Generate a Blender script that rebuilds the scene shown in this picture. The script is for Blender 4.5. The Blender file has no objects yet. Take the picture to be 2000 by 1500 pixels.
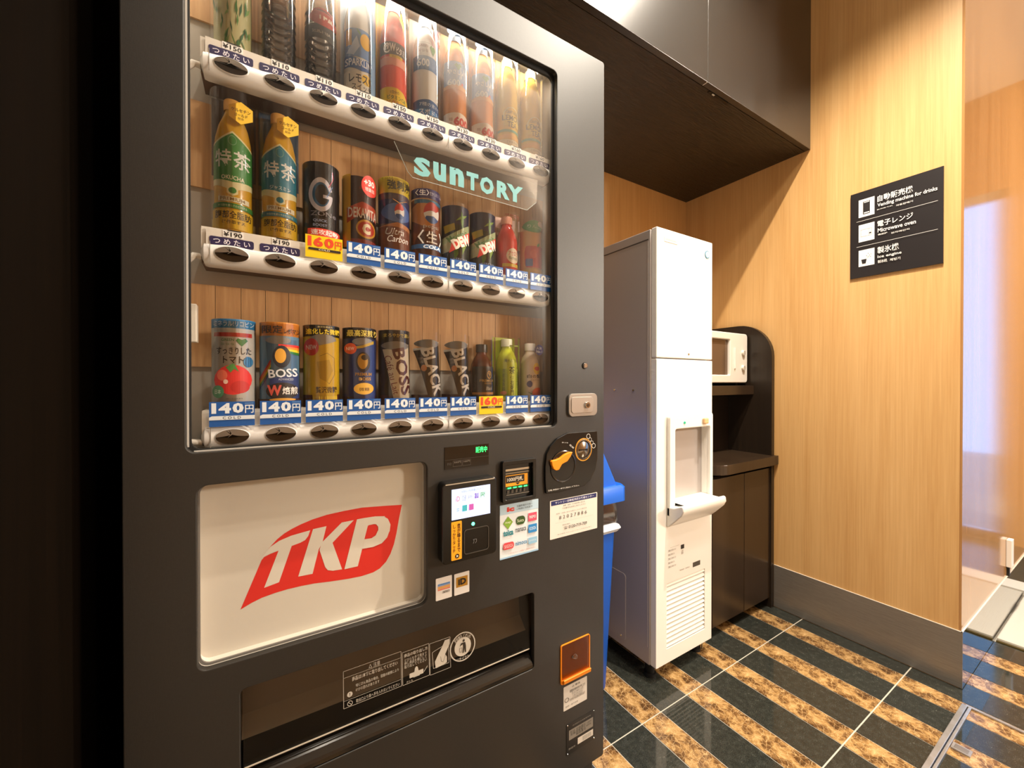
import bpy, math, random
from mathutils import Vector
random.seed(7)
PI = math.pi
sc = bpy.context.scene
C = sc.collection
# ------------------------------------------------------------- camera, world, lights, exposure
cam_d = bpy.data.cameras.new('camera'); cam = bpy.data.objects.new('camera', cam_d); C.objects.link(cam)
cam.location = (0, 0, 1.03)
cam.rotation_euler = (math.radians(90 - .315), 0, math.radians(-31.55))
cam_d.sensor_width = 36; cam_d.lens = 781.44 / 2000 * 36; cam_d.clip_start = .01
sc.camera = cam
sc.view_settings.view_transform = 'Standard'; sc.view_settings.look = 'None'
sc.view_settings.gamma = 1; sc.view_settings.exposure = .25; sc.view_settings.use_curve_mapping = False
w = bpy.data.worlds.new('daylight'); sc.world = w; w.use_nodes = True
w.node_tree.nodes['Background'].inputs[0].default_value = (.22, .5, 1, 1)
w.node_tree.nodes['Background'].inputs[1].default_value = 2.3
WARM = (1, .89, .74)
def lamp(name, loc, power, size, spot=None, blend=.6, target=None, color=WARM):
    d = bpy.data.lights.new(name, 'SPOT' if spot else 'AREA'); d.energy = power; d.color = color
    if spot: d.spot_size = math.radians(spot); d.spot_blend = blend; d.shadow_soft_size = size
    else: d.shape = 'DISK'; d.size = size
    o = bpy.data.objects.new(name, d); C.objects.link(o); o.location = loc
    if target: o.rotation_euler = (Vector(target) - Vector(loc)).to_track_quat('-Z', 'Y').to_euler()
    return o
LAMPS = [(1.28, .305), (.3, -.15), (.95, -.02), (2.9, -.55)]
lamp('downlight_lamp', (1.28, .305, 2.84), 255, .016, 118, 1)
lamp('downlight_lamp', (.3, -.15, 2.84), 40, .03, 150, .8)
lamp('downlight_lamp', (.95, -.02, 2.84), 75, .04, 135, 1)
lamp('downlight_lamp', (2.9, -.55, 2.84), 70, .03, 150, .8)
lamp('fill_lamp', (3.75, -2.4, 2.2), 125, .5, None, 0, (.5, .7, .9))  # unseen fill lamp, added to brighten the drinks and machine fronts
cl = bpy.data.lights.new('display_lamp', 'AREA'); cl.shape = 'RECTANGLE'; cl.size = .66; cl.size_y = .02; cl.energy = 3.4; cl.color = (1, .9, .75)
clo = bpy.data.objects.new('display_lamp', cl); C.objects.link(clo); clo.location = (.24, .7665, 1.785); clo.rotation_euler = (math.radians(10), 0, 0)

# ------------------------------------------------------------- materials
def lin(h):
    h = h.lstrip('#'); c = [int(h[i:i+2], 16) / 255 for i in (0, 2, 4)]
    return tuple(x / 12.92 if x <= .04045 else ((x + .055) / 1.055) ** 2.4 for x in c) + (1,)
_m = {}
def M(h, rough=.45, metal=0, name=None, spec=.5, emit=0, coat=0):
    k = (h, rough, metal, emit, coat, spec)
    if k in _m: return _m[k]
    m = bpy.data.materials.new(name or 'print_' + h.strip('#')); m.use_nodes = True
    b = m.node_tree.nodes['Principled BSDF']
    b.inputs['Base Color'].default_value = lin(h); b.inputs['Roughness'].default_value = rough
    b.inputs['Metallic'].default_value = metal; b.inputs['Specular IOR Level'].default_value = spec
    b.inputs['Coat Weight'].default_value = coat; b.inputs['Coat Roughness'].default_value = .05
    if emit: b.inputs['Emission Color'].default_value = lin(h); b.inputs['Emission Strength'].default_value = emit
    _m[k] = m
    return m
class NT:
    def __init__(s, name):
        s.m = bpy.data.materials.new(name); s.m.use_nodes = True; s.t = s.m.node_tree; s.b = s.t.nodes['Principled BSDF']
        s.tc = s.t.nodes.new('ShaderNodeTexCoord')
    def n(s, ty, **k):
        o = s.t.nodes.new('ShaderNode' + ty)
        for a, v in k.items():
            if a.startswith('i_'): o.inputs[a[2:].replace('_', ' ')].default_value = v
            else: setattr(o, a, v)
        return o
    def l(s, a, b): s.t.links.new(a, b)
    def map(s, scale, src='Object', loc=(0, 0, 0)):
        o = s.n('Mapping'); o.inputs['Scale'].default_value = scale; o.inputs['Location'].default_value = loc
        s.l(s.tc.outputs[src], o.inputs[0]); return o.outputs[0]
    def noise(s, vec, scale, detail=4, rough=.5, dist=0):
        o = s.n('TexNoise'); o.inputs['Scale'].default_value = scale; o.inputs['Detail'].default_value = detail
        o.inputs['Roughness'].default_value = rough; o.inputs['Distortion'].default_value = dist; s.l(vec, o.inputs['Vector']); return o.outputs['Fac']
    def ramp(s, fac, stops):
        o = s.n('ValToRGB'); e = o.color_ramp.elements
        while len(e) < len(stops): e.new(.5)
        for i, (p, c) in enumerate(stops): e[i].position = p; e[i].color = lin(c) if isinstance(c, str) else (c, c, c, 1)
        s.l(fac, o.inputs[0]); return o.outputs[0]
    def bump(s, h, strength, dist=.001):
        o = s.n('Bump'); o.inputs['Strength'].default_value = strength; o.inputs['Distance'].default_value = dist
        s.l(h, o.inputs['Height']); s.l(o.outputs[0], s.b.inputs['Normal'])
    def mix(s, fac, a, b, mode='MIX'):
        o = s.n('Mix', data_type='RGBA', blend_type=mode)
        for v, k in ((fac, 0), (a, 6), (b, 7)):
            if isinstance(v, (int, float)): o.inputs[k].default_value = v
            elif isinstance(v, tuple): o.inputs[k].default_value = v
            else: s.l(v, o.inputs[k])
        return o.outputs[2]
def wood(name, c0, c1, c2, rough=.42, sx=60, sz=1.2, bump=.05, spec=.5):
    n = NT(name)
    fine = n.noise(n.map((sx, sx, sz)), 3.2, 5, .62)
    broad = n.noise(n.map((6, 6, .35)), 2.2, 3, .5, .6)
    a = n.ramp(fine, [(.28, c0), (.55, c1), (.78, c2)])
    b = n.ramp(broad, [(.3, c0), (.7, c2)])
    n.l(n.mix(.38, a, b), n.b.inputs['Base Color']); n.b.inputs['Roughness'].default_value = rough
    n.bump(fine, bump); n.b.inputs['Specular IOR Level'].default_value = spec
    return n.m
WOOD = wood('oak_laminate', '#c3945a', '#d2a56a', '#deb67e')
WOODG = wood('glossy_oak_panel', '#a07445', '#b08352', '#bf9362', .11, 70, .9, .02)
WOODG.node_tree.nodes['Principled BSDF'].inputs['Specular IOR Level'].default_value = 1
PLANK = wood('printed_plank_wood', '#ab7d50', '#cb9d6b', '#dfb788', .5, 45, 2.2)
DARKW = wood('dark_stained_wood', '#17110c', '#221911', '#2e2319', .33, 50, 1.0, .15)
DARKP = wood('dark_bronze_laminate', '#2a1f16', '#32261b', '#3b2d20', .28, 90, .8, .04)
def grain_emb():
    n = NT('embossed_dark_veneer')
    f = n.noise(n.map((3, 40, 20)), 4, 6, .6, 1.2)
    n.l(n.ramp(f, [(.35, '#0d0906'), (.65, '#33261b')]), n.b.inputs['Base Color'])
    n.b.inputs['Roughness'].default_value = .34; n.bump(f, 1, .006); return n.m
EMB = grain_emb()
def cab_front():
    n = NT('cabinet_front_laminate')
    f = n.noise(n.map((120, 120, 6)), 4, 4, .6)
    n.l(n.ramp(f, [(.3, '#1d1916'), (.7, '#26211c')]), n.b.inputs['Base Color'])
    n.b.inputs['Roughness'].default_value = .27; n.b.inputs['Specular IOR Level'].default_value = 1; n.bump(f, .12); return n.m
CABF = cab_front()
def charcoal():
    n = NT('charcoal_vinyl_finish')
    v = n.map((1, 1, 1))
    f = n.noise(n.map((420, 420, 60)), 3, 3, .6); g = n.noise(n.map((60, 60, 420)), 3, 3, .6)
    h = n.mix(.5, f, g)
    n.l(n.ramp(h, [(.3, '#1a1815'), (.7, '#25221e')]), n.b.inputs['Base Color'])
    n.b.inputs['Roughness'].default_value = .46; n.b.inputs['Specular IOR Level'].default_value = .6
    n.bump(h, .18, .0006); return n.m
CHAR = charcoal()
def granite():
    n = NT('polished_dark_granite')
    f = n.noise(n.map((1, 1, 1)), 420, 3, .7); g = n.noise(n.map((1, 1, 1)), 60, 4, .6)
    n.l(n.ramp(n.mix(.35, f, g), [(.38, '#20221e'), (.58, '#373934'), (.74, '#80827a')]), n.b.inputs['Base Color'])
    n.b.inputs['Roughness'].default_value = .06; n.b.inputs['Specular IOR Level'].default_value = .6; return n.m
GRAN = granite()
def emperador():
    n = NT('polished_brown_marble')
    v = n.map((1, 1, 1), loc=(.3, .1, 0))
    dis = n.noise(v, 18, 5, .6)
    vm = n.n('VectorMath', operation='MULTIPLY_ADD')
    cn = n.n('TexNoise'); cn.inputs['Scale'].default_value = 14; cn.inputs['Detail'].default_value = 4; n.l(v, cn.inputs['Vector'])
    n.l(cn.outputs['Color'], vm.inputs[0]); vm.inputs[1].default_value = (.05, .05, .05); n.l(v, vm.inputs[2])
    vor = n.n('TexVoronoi', feature='DISTANCE_TO_EDGE'); vor.inputs['Scale'].default_value = 70; n.l(vm.outputs[0], vor.inputs['Vector'])
    veins = n.ramp(vor.outputs['Distance'], [(0, 1.), (.05, 0.)])
    base = n.ramp(n.noise(vm.outputs[0], 26, 6, .68), [(.34, '#3a2717'), (.45, '#70502f'), (.54, '#a5804f'), (.72, '#cfab76')])
    vm2 = n.n('MixRGB' if False else 'Math', operation='MULTIPLY'); n.l(veins, vm2.inputs[0]); vm2.inputs[1].default_value = .55
    n.l(n.mix(vm2.outputs[0], base, lin('#e6c48e')), n.b.inputs['Base Color'])
    n.b.inputs['Roughness'].default_value = .08; return n.m
MARB = emperador()
def steel(name, rough, c='#8f8a84', met=1):
    n = NT(name); n.b.inputs['Metallic'].default_value = met
    f = n.noise(n.map((8, 8, 260)), 3, 3, .6)
    n.l(n.ramp(f, [(.3, c), (.7, '#a39e97')]), n.b.inputs['Base Color'])
    n.b.inputs['Roughness'].default_value = rough; return n.m
STEELB = steel('brushed_stainless_steel', .38, '#8f8a84', .7); STEELR = steel('satin_steel_track', .3, '#b9b9bb', .55); STEELM = steel('polished_stainless_steel', .05, '#b8b8ba')
def clear(name, gloss_rough, fac, tint=(1, 1, 1, 1)):
    m = bpy.data.materials.new(name); m.use_nodes = True; t = m.node_tree; t.nodes.clear()
    o = t.nodes.new('ShaderNodeOutputMaterial'); tr = t.nodes.new('ShaderNodeBsdfTransparent'); gl = t.nodes.new('ShaderNodeBsdfGlossy')
    mx = t.nodes.new('ShaderNodeMixShader'); lw = t.nodes.new('ShaderNodeFresnel'); lw.inputs['IOR'].default_value = 1.5
    mu = t.nodes.new('ShaderNodeMath'); mu.operation = 'MULTIPLY'; mu.inputs[1].default_value = fac
    tr.inputs[0].default_value = tint; gl.inputs['Roughness'].default_value = gloss_rough
    t.links.new(lw.outputs[0], mu.inputs[0]); t.links.new(mu.outputs[0], mx.inputs[0]); t.links.new(tr.outputs[0], mx.inputs[1])
    t.links.new(gl.outputs[0], mx.inputs[2]); t.links.new(mx.outputs[0], o.inputs[0]); return m
GLASS = clear('window_glass', .24, .25); SLEEVE = clear('clear_plastic_sleeve', .06, 1.0); SMOKE = clear('smoked_clear_plastic', .3, .9, (.72, .7, .66, 1))
ACRY = clear('clear_acrylic', .05, .6, (.93, .95, .95, 1)); BAG = clear('clear_plastic_bag', .12, 3.5, (.85, .88, .92, 1))
PETC = clear('clear_bottle_plastic', .05, 3.2, (.72, .66, .6, 1))
WHITE = M('#e9e5dd', .3, name='white_enamel'); IVORY = M('#d9d2c6', .35, name='white_plastic'); BLACK = M('#0a0a0a', .22, name='gloss_black_plastic')
MBLACK = M('#0c0b0a', .6, name='matte_black'); CHROME = M('#c8c6c2', .15, 1, name='chrome'); GREYP = M('#aaa195', .5, name='grey_liner')
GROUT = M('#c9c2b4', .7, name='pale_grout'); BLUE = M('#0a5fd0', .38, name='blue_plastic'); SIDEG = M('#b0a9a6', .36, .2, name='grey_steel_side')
PLAS = M('#d8d3ca', .5, name='painted_plaster')

# ------------------------------------------------------------- mesh builder
class MB:
    def __init__(s): s.v = []; s.f = []; s.mi = []; s.ms = []
    def m(s, mat):
        if mat not in s.ms: s.ms.append(mat)
        return s.ms.index(mat)
    def add(s, vs, fs, mat):
        b = len(s.v); s.v += [tuple(p) for p in vs]; k = s.m(mat)
        for f in fs: s.f.append(tuple(i + b for i in f)); s.mi.append(k)
        return s
    def box(s, x0, y0, z0, x1, y1, z1, mat):
        x0, x1 = sorted((x0, x1)); y0, y1 = sorted((y0, y1)); z0, z1 = sorted((z0, z1))
        v = [(x, y, z) for z in (z0, z1) for x, y in ((x0, y0), (x1, y0), (x1, y1), (x0, y1))]
        return s.add(v, [(3, 2, 1, 0), (4, 5, 6, 7), (0, 1, 5, 4), (1, 2, 6, 5), (2, 3, 7, 6), (3, 0, 4, 7)], mat)
    def cyl(s, p0, p1, r0, r1, mat, n=20, caps=True):
        p0, p1 = Vector(p0), Vector(p1); d = (p1 - p0).normalized(); a = d.orthogonal().normalized(); b = d.cross(a)
        v = [];
        for p, r in ((p0, r0), (p1, r1)):
            v += [p + a * r * math.cos(2 * PI * i / n) + b * r * math.sin(2 * PI * i / n) for i in range(n)]
        f = [(i, (i + 1) % n, n + (i + 1) % n, n + i) for i in range(n)]
        if caps: f += [tuple(range(n - 1, -1, -1)), tuple(range(n, 2 * n))]
        return s.add(v, f, mat)
    def tube(s, pts, r, mat, n=8):
        pts = [Vector(p) for p in pts]; v = []; a = None
        for i, p in enumerate(pts):
            d = (pts[min(i + 1, len(pts) - 1)] - pts[max(i - 1, 0)]).normalized()
            a = d.orthogonal().normalized() if a is None else (a - d * a.dot(d)).normalized()
            b = d.cross(a); v += [p + a * r * math.cos(2 * PI * k / n) + b * r * math.sin(2 * PI * k / n) for k in range(n)]
        f = [(i * n + k, i * n + (k + 1) % n, (i + 1) * n + (k + 1) % n, (i + 1) * n + k) for i in range(len(pts) - 1) for k in range(n)]
        f += [tuple(range(n - 1, -1, -1)), tuple(range((len(pts) - 1) * n, len(pts) * n))]
        return s.add(v, f, mat)
    def lathe(s, cx, cy, prof, mat, n=24, a0=0, a1=2 * PI):
        full = abs(a1 - a0 - 2 * PI) < 1e-6; c = n if full else n + 1; v = []
        for r, z in prof: v += [(cx + r * math.cos(a0 + (a1 - a0) * i / n), cy + r * math.sin(a0 + (a1 - a0) * i / n), z) for i in range(c)]
        f = [(j * c + i, j * c + (i + 1) % c, (j + 1) * c + (i + 1) % c, (j + 1) * c + i) for j in range(len(prof) - 1) for i in range(n)]
        return s.add(v, f, mat)
    def prism(s, pts, ax, lo, hi, mat, caps=True):
        def P(p, t): return {'X': (t, p[0], p[1]), 'Y': (p[0], t, p[1]), 'Z': (p[0], p[1], t)}[ax]
        n = len(pts); v = [P(p, lo) for p in pts] + [P(p, hi) for p in pts]
        f = [(i, (i + 1) % n, n + (i + 1) % n, n + i) for i in range(n)]
        if caps: f += [tuple(range(n - 1, -1, -1)), tuple(range(n, 2 * n))]
        return s.add(v, f, mat)
    def build(s, name, parent=None, smooth=False, bev=0, seg=2):
        me = bpy.data.meshes.new(name); me.from_pydata(s.v, [], s.f)
        for m in s.ms: me.materials.append(m)
        me.polygons.foreach_set('material_index', s.mi)
        me.update()
        if smooth: me.shade_smooth(); me.set_sharp_from_angle(angle=math.radians(40))
        o = bpy.data.objects.new(name, me); C.objects.link(o)
        if parent: o.parent = parent
        if bev:
            b = o.modifiers.new('bevel', 'BEVEL'); b.width = bev; b.segments = seg; b.limit_method = 'ANGLE'; b.angle_limit = math.radians(40); b.harden_normals = False
        return o
def thing(name, label, cat, group=None, loc=(0, 0, 0)):
    o = bpy.data.objects.new(name, None); C.objects.link(o); o.location = loc; o.empty_display_size = .05
    o['label'] = label; o['category'] = cat
    if group: o['group'] = group
    return o
def struct(o): o['kind'] = 'structure'; return o
def rr(x0, z0, x1, z1, r, n=6):
    x0, x1 = sorted((x0, x1)); z0, z1 = sorted((z0, z1)); p = []
    for cx, cz, a in ((x1 - r, z0 + r, -90), (x1 - r, z1 - r, 0), (x0 + r, z1 - r, 90), (x0 + r, z0 + r, 180)):
        p += [(cx + r * math.cos(math.radians(a + 90 * i / n)), cz + r * math.sin(math.radians(a + 90 * i / n))) for i in range(n + 1)]
    return p
def _curve_mesh(cu):
    o = bpy.data.objects.new('tmp', cu); me = o.to_mesh()
    v = [tuple(q.co) for q in me.vertices]; f = [tuple(p.vertices) for p in me.polygons]
    o.to_mesh_clear(); bpy.data.objects.remove(o); bpy.data.curves.remove(cu); return v, f
def plate(mb, loops, y0, y1, mat, bev=0):
    """flat plate in the XZ plane with holes, from depth y0 (front) to y1"""
    cu = bpy.data.curves.new('plate', 'CURVE'); cu.dimensions = '2D'; cu.fill_mode = 'BOTH'; cu.extrude = abs(y1 - y0) / 2 - bev
    if bev: cu.bevel_depth = bev; cu.bevel_resolution = 1; cu.offset = -bev
    for lp in loops:
        sp = cu.splines.new('POLY'); sp.points.add(len(lp) - 1); sp.use_cyclic_u = True
        for i, p in enumerate(lp): sp.points[i].co = (p[0], p[1], 0, 1)
    v, f = _curve_mesh(cu); ym = (y0 + y1) / 2
    return mb.add([(a, ym - c, b) for a, b, c in v], f, mat)
_tx = {}
def glyphs(t, bold=0, shear=0):
    if any(ord(c_) > 0x2e80 for c_ in t): bold = min(bold, .014)
    k = (t, bold, shear)
    if k not in _tx:
        cu = bpy.data.curves.new('t', 'FONT'); cu.body = t; cu.resolution_u = 2; cu.offset = bold; cu.shear = shear; cu.align_x = 'CENTER'; cu.space_line = .92
        v, f = _curve_mesh(cu)
        if not v: v = [(0, 0, 0), (1, 0, 0), (0, 1, 0)]
        xs = [q[0] for q in v]; ys = [q[1] for q in v]; x0, y0 = min(xs), min(ys); W, H = max(max(xs) - x0, 1e-4), max(max(ys) - y0, 1e-4)
        _tx[k] = ([((q[0] - x0) / W, (q[1] - y0) / H) for q in v], f)
    return _tx[k]
def ellpts(cx, cy, rx, ry, n=20): return [(cx + rx * math.cos(2 * PI * i / n), cy + ry * math.sin(2 * PI * i / n)) for i in range(n)]
def clipx(poly, lo, hi):
    for sgn, c in ((1, lo), (-1, hi)):
        out = []
        for i in range(len(poly)):
            a, b = poly[i - 1], poly[i]; ia = sgn * (a[0] - c) >= 0; ib = sgn * (b[0] - c) >= 0
            if ia != ib: t = (c - a[0]) / (b[0] - a[0]); out.append((c, a[1] + t * (b[1] - a[1])))
            if ib: out.append(b)
        poly = out
        if not poly: return []
    return poly
def decals(mb, specs, fn, sx=1, sy=1, strip=None, w0=.0003, dw=.00012, lim=None, vstrip=None):
    """flat print: fn(u,v,w) puts a print point on the surface; specs in units of sx, sy"""
    w_ = w0
    for sp in specs:
        k, col = sp[0], sp[1]; mat = M(col) if isinstance(col, str) else col; polys = []
        if k == 'r': x0, y0, x1, y1 = sp[2:6]; polys = [[(x0, y0), (x1, y0), (x1, y1), (x0, y1)]]
        elif k == 'R': polys = [rr(*sp[2:7], n=4)]
        elif k == 'e': polys = [ellpts(*sp[2:6])]
        elif k == 'o':
            cx, cy, rx, ry, th = sp[2:7]; a = ellpts(cx, cy, rx, ry, 28); b = ellpts(cx, cy, rx * (1 - th), ry * (1 - th), 28)
            polys = [[a[i - 1], a[i], b[i], b[i - 1]] for i in range(28)]
        elif k == 'p': polys = [sp[2]]
        elif k == 'l':
            pts, th = sp[2], sp[3]
            for i in range(len(pts) - 1):
                (xa, ya), (xb, yb) = pts[i], pts[i + 1]; dx, dy = (xb - xa) * sx, (yb - ya) * sy; L = math.hypot(dx, dy) or 1; nx, ny = -dy / L * th / 2 / sx, dx / L * th / 2 / sy
                polys.append([(xa - nx, ya - ny), (xb - nx, yb - ny), (xb + nx, yb + ny), (xa + nx, ya + ny)])
        elif k == 't':
            t, x0, y0, x1, y1 = sp[2:7]; bold = sp[7] if len(sp) > 7 else 0; rot = sp[8] if len(sp) > 8 else 0; sh = sp[9] if len(sp) > 9 else 0
            gv, gf = glyphs(t, bold, sh); q = [(x0 + a * (x1 - x0), y0 + b * (y1 - y0)) for a, b in gv]
            if rot:
                cx, cy = (x0 + x1) / 2, (y0 + y1) / 2; c_, s_ = math.cos(math.radians(rot)), math.sin(math.radians(rot))
                q = [(cx + ((a - cx) * sx * c_ - (b - cy) * sy * s_) / sx, cy + ((a - cx) * sx * s_ + (b - cy) * sy * c_) / sy) for a, b in q]
            polys = [[q[i] for i in f] for f in gf]
        if k in 'eroRp' and lim is None and strip is None:
            pass
        vs, fs = [], []
        for p in polys:
            if strip:
                x_lo = max(min(a for a, b in p), -.985); x_hi = min(max(a for a, b in p), .985)
                i0, i1 = math.floor(x_lo / strip), math.ceil(x_hi / strip)
                parts = [clipx(p, max(i * strip, -.985), min((i + 1) * strip, .985)) for i in range(i0, i1)]
            else: parts = [p]
            if vstrip:
                pv = []
                for q in parts:
                    if len(q) < 3: continue
                    sw = [(b_, a_) for a_, b_ in q]; j0 = math.floor(min(a_ for a_, b_ in sw) / vstrip); j1 = math.ceil(max(a_ for a_, b_ in sw) / vstrip)
                    pv += [[(b_, a_) for a_, b_ in clipx(sw, j * vstrip, (j + 1) * vstrip)] for j in range(j0, j1)] if j1 - j0 > 1 else [q]
                parts = pv
            for q in parts:
                if len(q) >= 3:
                    b = len(vs); vs += [fn(a * sx, c * sy, w_) for a, c in q]; fs.append(tuple(range(b, b + len(q))))
        mb.add(vs, fs, mat); w_ += dw
    return mb

# ------------------------------------------------------------- room shell
CEIL = 2.9
mb = MB(); mb.box(-1.2, -3.0, -.06, 4.0, 1.40, -.0015, GROUT); floor = struct(mb.build('floor'))
TP, TL = .2145, .345
tile_cache = {}
def tile(x0, x1, y0, y1, kind):
    key = (round(x1 - x0, 4), round(y1 - y0, 4), kind)
    if key not in tile_cache:
        t = MB(); t.box(0, 0, -.012, x1 - x0, y1 - y0, 0, MARB if kind == 'marble_tile' else GRAN); o = t.build(kind, floor); tile_cache[key] = o
    else:
        o = tile_cache[key].copy(); C.objects.link(o)
    o.location = (x0, y0, 0)
g = .0032
for j in range(-6, 2):
    ya, yb = .8165 + j * TL + .002, .8165 + (j + 1) * TL - .002
    yb = min(yb, 1.388)
    for i in range(-8, 10):
        c = 1.862 + (i - 7 + 5) * TP
        if c - .043 > 2.44: continue
        tile(c - .0432 + g / 2, c + .0432 - g / 2, ya, yb, 'marble_tile')
        xa, xb = c + .0432 + g / 2, c + TP - .0432 - g / 2
        if abs(xa - 1.906) < .02 and ya > .46: xb = 1.983
        if xa < 2.42: tile(xa, min(xb, 2.46), ya, yb, 'granite_tile')
mb = MB(); mb.box(-1.2, -3.0, CEIL, 4.0, 1.40, CEIL + .06, PLAS); struct(mb.build('ceiling'))
mb = MB(); mb.box(1.983, .357, 0, 2.06, 1.40, CEIL, WOOD); struct(mb.build('wall_right'))
mb = MB(); mb.box(1.985, .351, 0, 4.0, .3569, CEIL, WOODG); struct(mb.build('wall_return'))
mb = MB(); mb.box(-.26, 1.388, 0, 1.983, 1.45, CEIL, WOOD); struct(mb.build('wall_back'))
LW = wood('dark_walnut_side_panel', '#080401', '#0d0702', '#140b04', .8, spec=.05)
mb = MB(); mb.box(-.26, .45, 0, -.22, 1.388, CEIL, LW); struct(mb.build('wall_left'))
mb = MB(); mb.box(-1.26, -3.0, 0, -1.2, .5, CEIL, PLAS); mb.box(-1.2, .45, 0, -.26, .5, CEIL, PLAS); struct(mb.build('wall_side'))
mb = MB(); mb.box(-1.2, -3.06, 0, 4.0, -3.0, CEIL, WOOD); struct(mb.build('wall_front'))
# end wall with the daylit glass entrance
mb = MB(); mb.box(4.0, .17, 0, 4.06, .351, CEIL, WOOD); mb.box(4.0, -1.15, 2.26, 4.06, .17, CEIL, WOODG); mb.box(4.0, -3.0, 0, 4.06, -1.15, CEIL, WOOD)
struct(mb.build('wall_end'))
wn = MB()
for y in (.17, -.47, -1.11): wn.box(4.005, y - .04, 0, 4.05, y, 2.26, CHROME)
wn.box(4.005, -1.15, 2.2, 4.05, .17, 2.26, CHROME); wn.box(4.005, -1.15, 0, 4.05, .17, .06, CHROME)
dr = struct(wn.build('door_1'))
pn = MB(); pn.box(4.02, -1.11, .06, 4.026, .13, 2.2, clear('door_glass', .02, 1)); pn.build('glass_pane', dr)
mb = MB(); mb.box(4.06, -4, -.08, 9, 3, -.02, M('#b9b6ae', .8, name='outside_paving')); struct(mb.build('trim_1'))
# skirting
mb = MB(); mb.box(1.9795, .3475, .003, 1.983, .9300, .1918, STEELB); struct(mb.build('baseboard_right'))
mb = MB(); mb.box(1.9832, .3475, .003, 4.0, .351, .1918, STEELM); struct(mb.build('baseboard_return'))
mb = MB(); mb.box(1.979, .3475, .1918, 1.9835, .93, .1934, IVORY); mb.box(1.979, .3470, .1918, 4.0, .3512, .1934, IVORY); struct(mb.build('trim_2'))
# ceiling downlights
for i, (x, y) in enumerate(LAMPS):
    t = thing('downlight', ['recessed round downlight in the ceiling above the ice dispenser', 'recessed round downlight in the ceiling behind the viewpoint', 'recessed round downlight in the middle of the ceiling', 'recessed round downlight in the ceiling nearest the glass entrance'][i], 'light', 'ceiling downlights', (x, y, CEIL))
    b = MB(); b.lathe(0, 0, [(.052, -.004), (.062, -.006), (.064, 0)], WHITE, 24); b.build('trim_ring', t, True)
    b = MB(); b.lathe(0, 0, [(.052, -.004), (.03, -.001), (.0005, -.001)], M('#fff1dc', .4, name='lamp_face', emit=6), 24); b.build('lamp_face', t, True)

t = thing('added_fill_light', 'square white fill light added out of view beside the glass entrance, aimed into the room', 'light')  # invented fixture for the added fill lamp, housing and glowing face
b = MB(); b.box(3.86, -2.72, 1.95, 4.0, -2.24, 2.45, WHITE); b.build('housing', t, bev=.01)
b = MB(); b.box(3.852, -2.70, 1.97, 3.86, -2.26, 2.43, M('#fff1dc', .4, name='lamp_face', emit=6)); b.build('lamp_face', t)

# ------------------------------------------------------------- vending machine
VY = .74; X0, X1, Z0, Z1 = -.168, .727, .083, 1.832
vm = thing('vending_machine', 'tall charcoal drinks vending machine with a lit display window over a white panel', 'vending machine', loc=(.28, 1.05, 0))
_vp = []
def VB(b, name, parent=None, **k):
    o = b.build(name, None, **k); p = parent or vm; o.parent = p; _vp.append((o, p)); return o
b = MB()
b.box(X0 + .004, .79, Z0, X0 + .02, 1.36, Z1 - .004, CHAR); b.box(X1 - .02, .79, Z0, X1 - .004, 1.36, Z1 - .004, CHAR)
b.box(X0 + .02, .79, Z1 - .02, X1 - .02, 1.36, Z1 - .004, CHAR); b.box(X0 + .02, 1.34, Z0, X1 - .02, 1.36, Z1 - .02, CHAR); b.box(X0 + .02, .87, Z0, X1 - .02, 1.34, Z0 + .02, CHAR)
VB(b, 'cabinet_body')
b = MB(); b.box(X0 + .012, .775, .0, X1 - .004, 1.33, Z0 - .002, CHAR); VB(b, 'base_cover', bev=.003)
WX0, WX1, WZ0, WZ1 = -.0995, .5775, .9258, 1.750
TX0, TX1, TZ0, TZ1 = (-0.0873,0.7416)[0], (0.2636,0.7795)[0], (0.0564,0.6016)[1], (0.0571,0.8766)[1]
DX0, DX1, DZ0, DZ1 = -.0355, .5128, .383, .556
b = MB(); plate(b, [rr(X0, Z0, X1, Z1, .006, 3), rr(WX0, WZ0, WX1, WZ1, .012), rr(TX0, TZ0, TX1, TZ1, .014), rr(DX0, DZ0, DX1, DZ1, .008)], VY, VY + .012, CHAR, .0014)
VB(b, 'front_door')
b = MB()
b.box(X0 + .001, VY + .011, Z0 + .002, X0 + .006, .788, Z1 - .002, CHAR); b.box(X1 - .006, VY + .011, Z0 + .002, X1 - .001, .788, Z1 - .002, CHAR)
b.box(X0, VY + .011, Z1 - .007, X1, .788, Z1 - .002, CHAR); VB(b, 'door_edge')
b = MB(); plate(b, [rr(WX0 - .004, WZ0 - .004, WX1 + .004, WZ1 + .004, .014), rr(WX0 + .0045, WZ0 + .0035, WX1 - .005, WZ1 - .0085, .012)], VY + .0125, VY + .018, MBLACK); VB(b, 'window_gasket')
b = MB(); LIP = M('#b9b4ac', .3, name='pale_lip'); b.box(WX0 - .004, VY + .0098, WZ0 + .008, WX0 + .0022, VY + .0122, WZ1 - .004, LIP); b.box(WX0 + .008, VY + .0098, WZ0 - .004, WX1 - .008, VY + .0122, WZ0 + .002, LIP); VB(b, 'window_lip')
b = MB(); b.box(WX0 - .005, VY + .0185, WZ0 - .005, WX1 + .005, VY + .0205, WZ1 + .005, GLASS); VB(b, 'window_glass')
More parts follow.
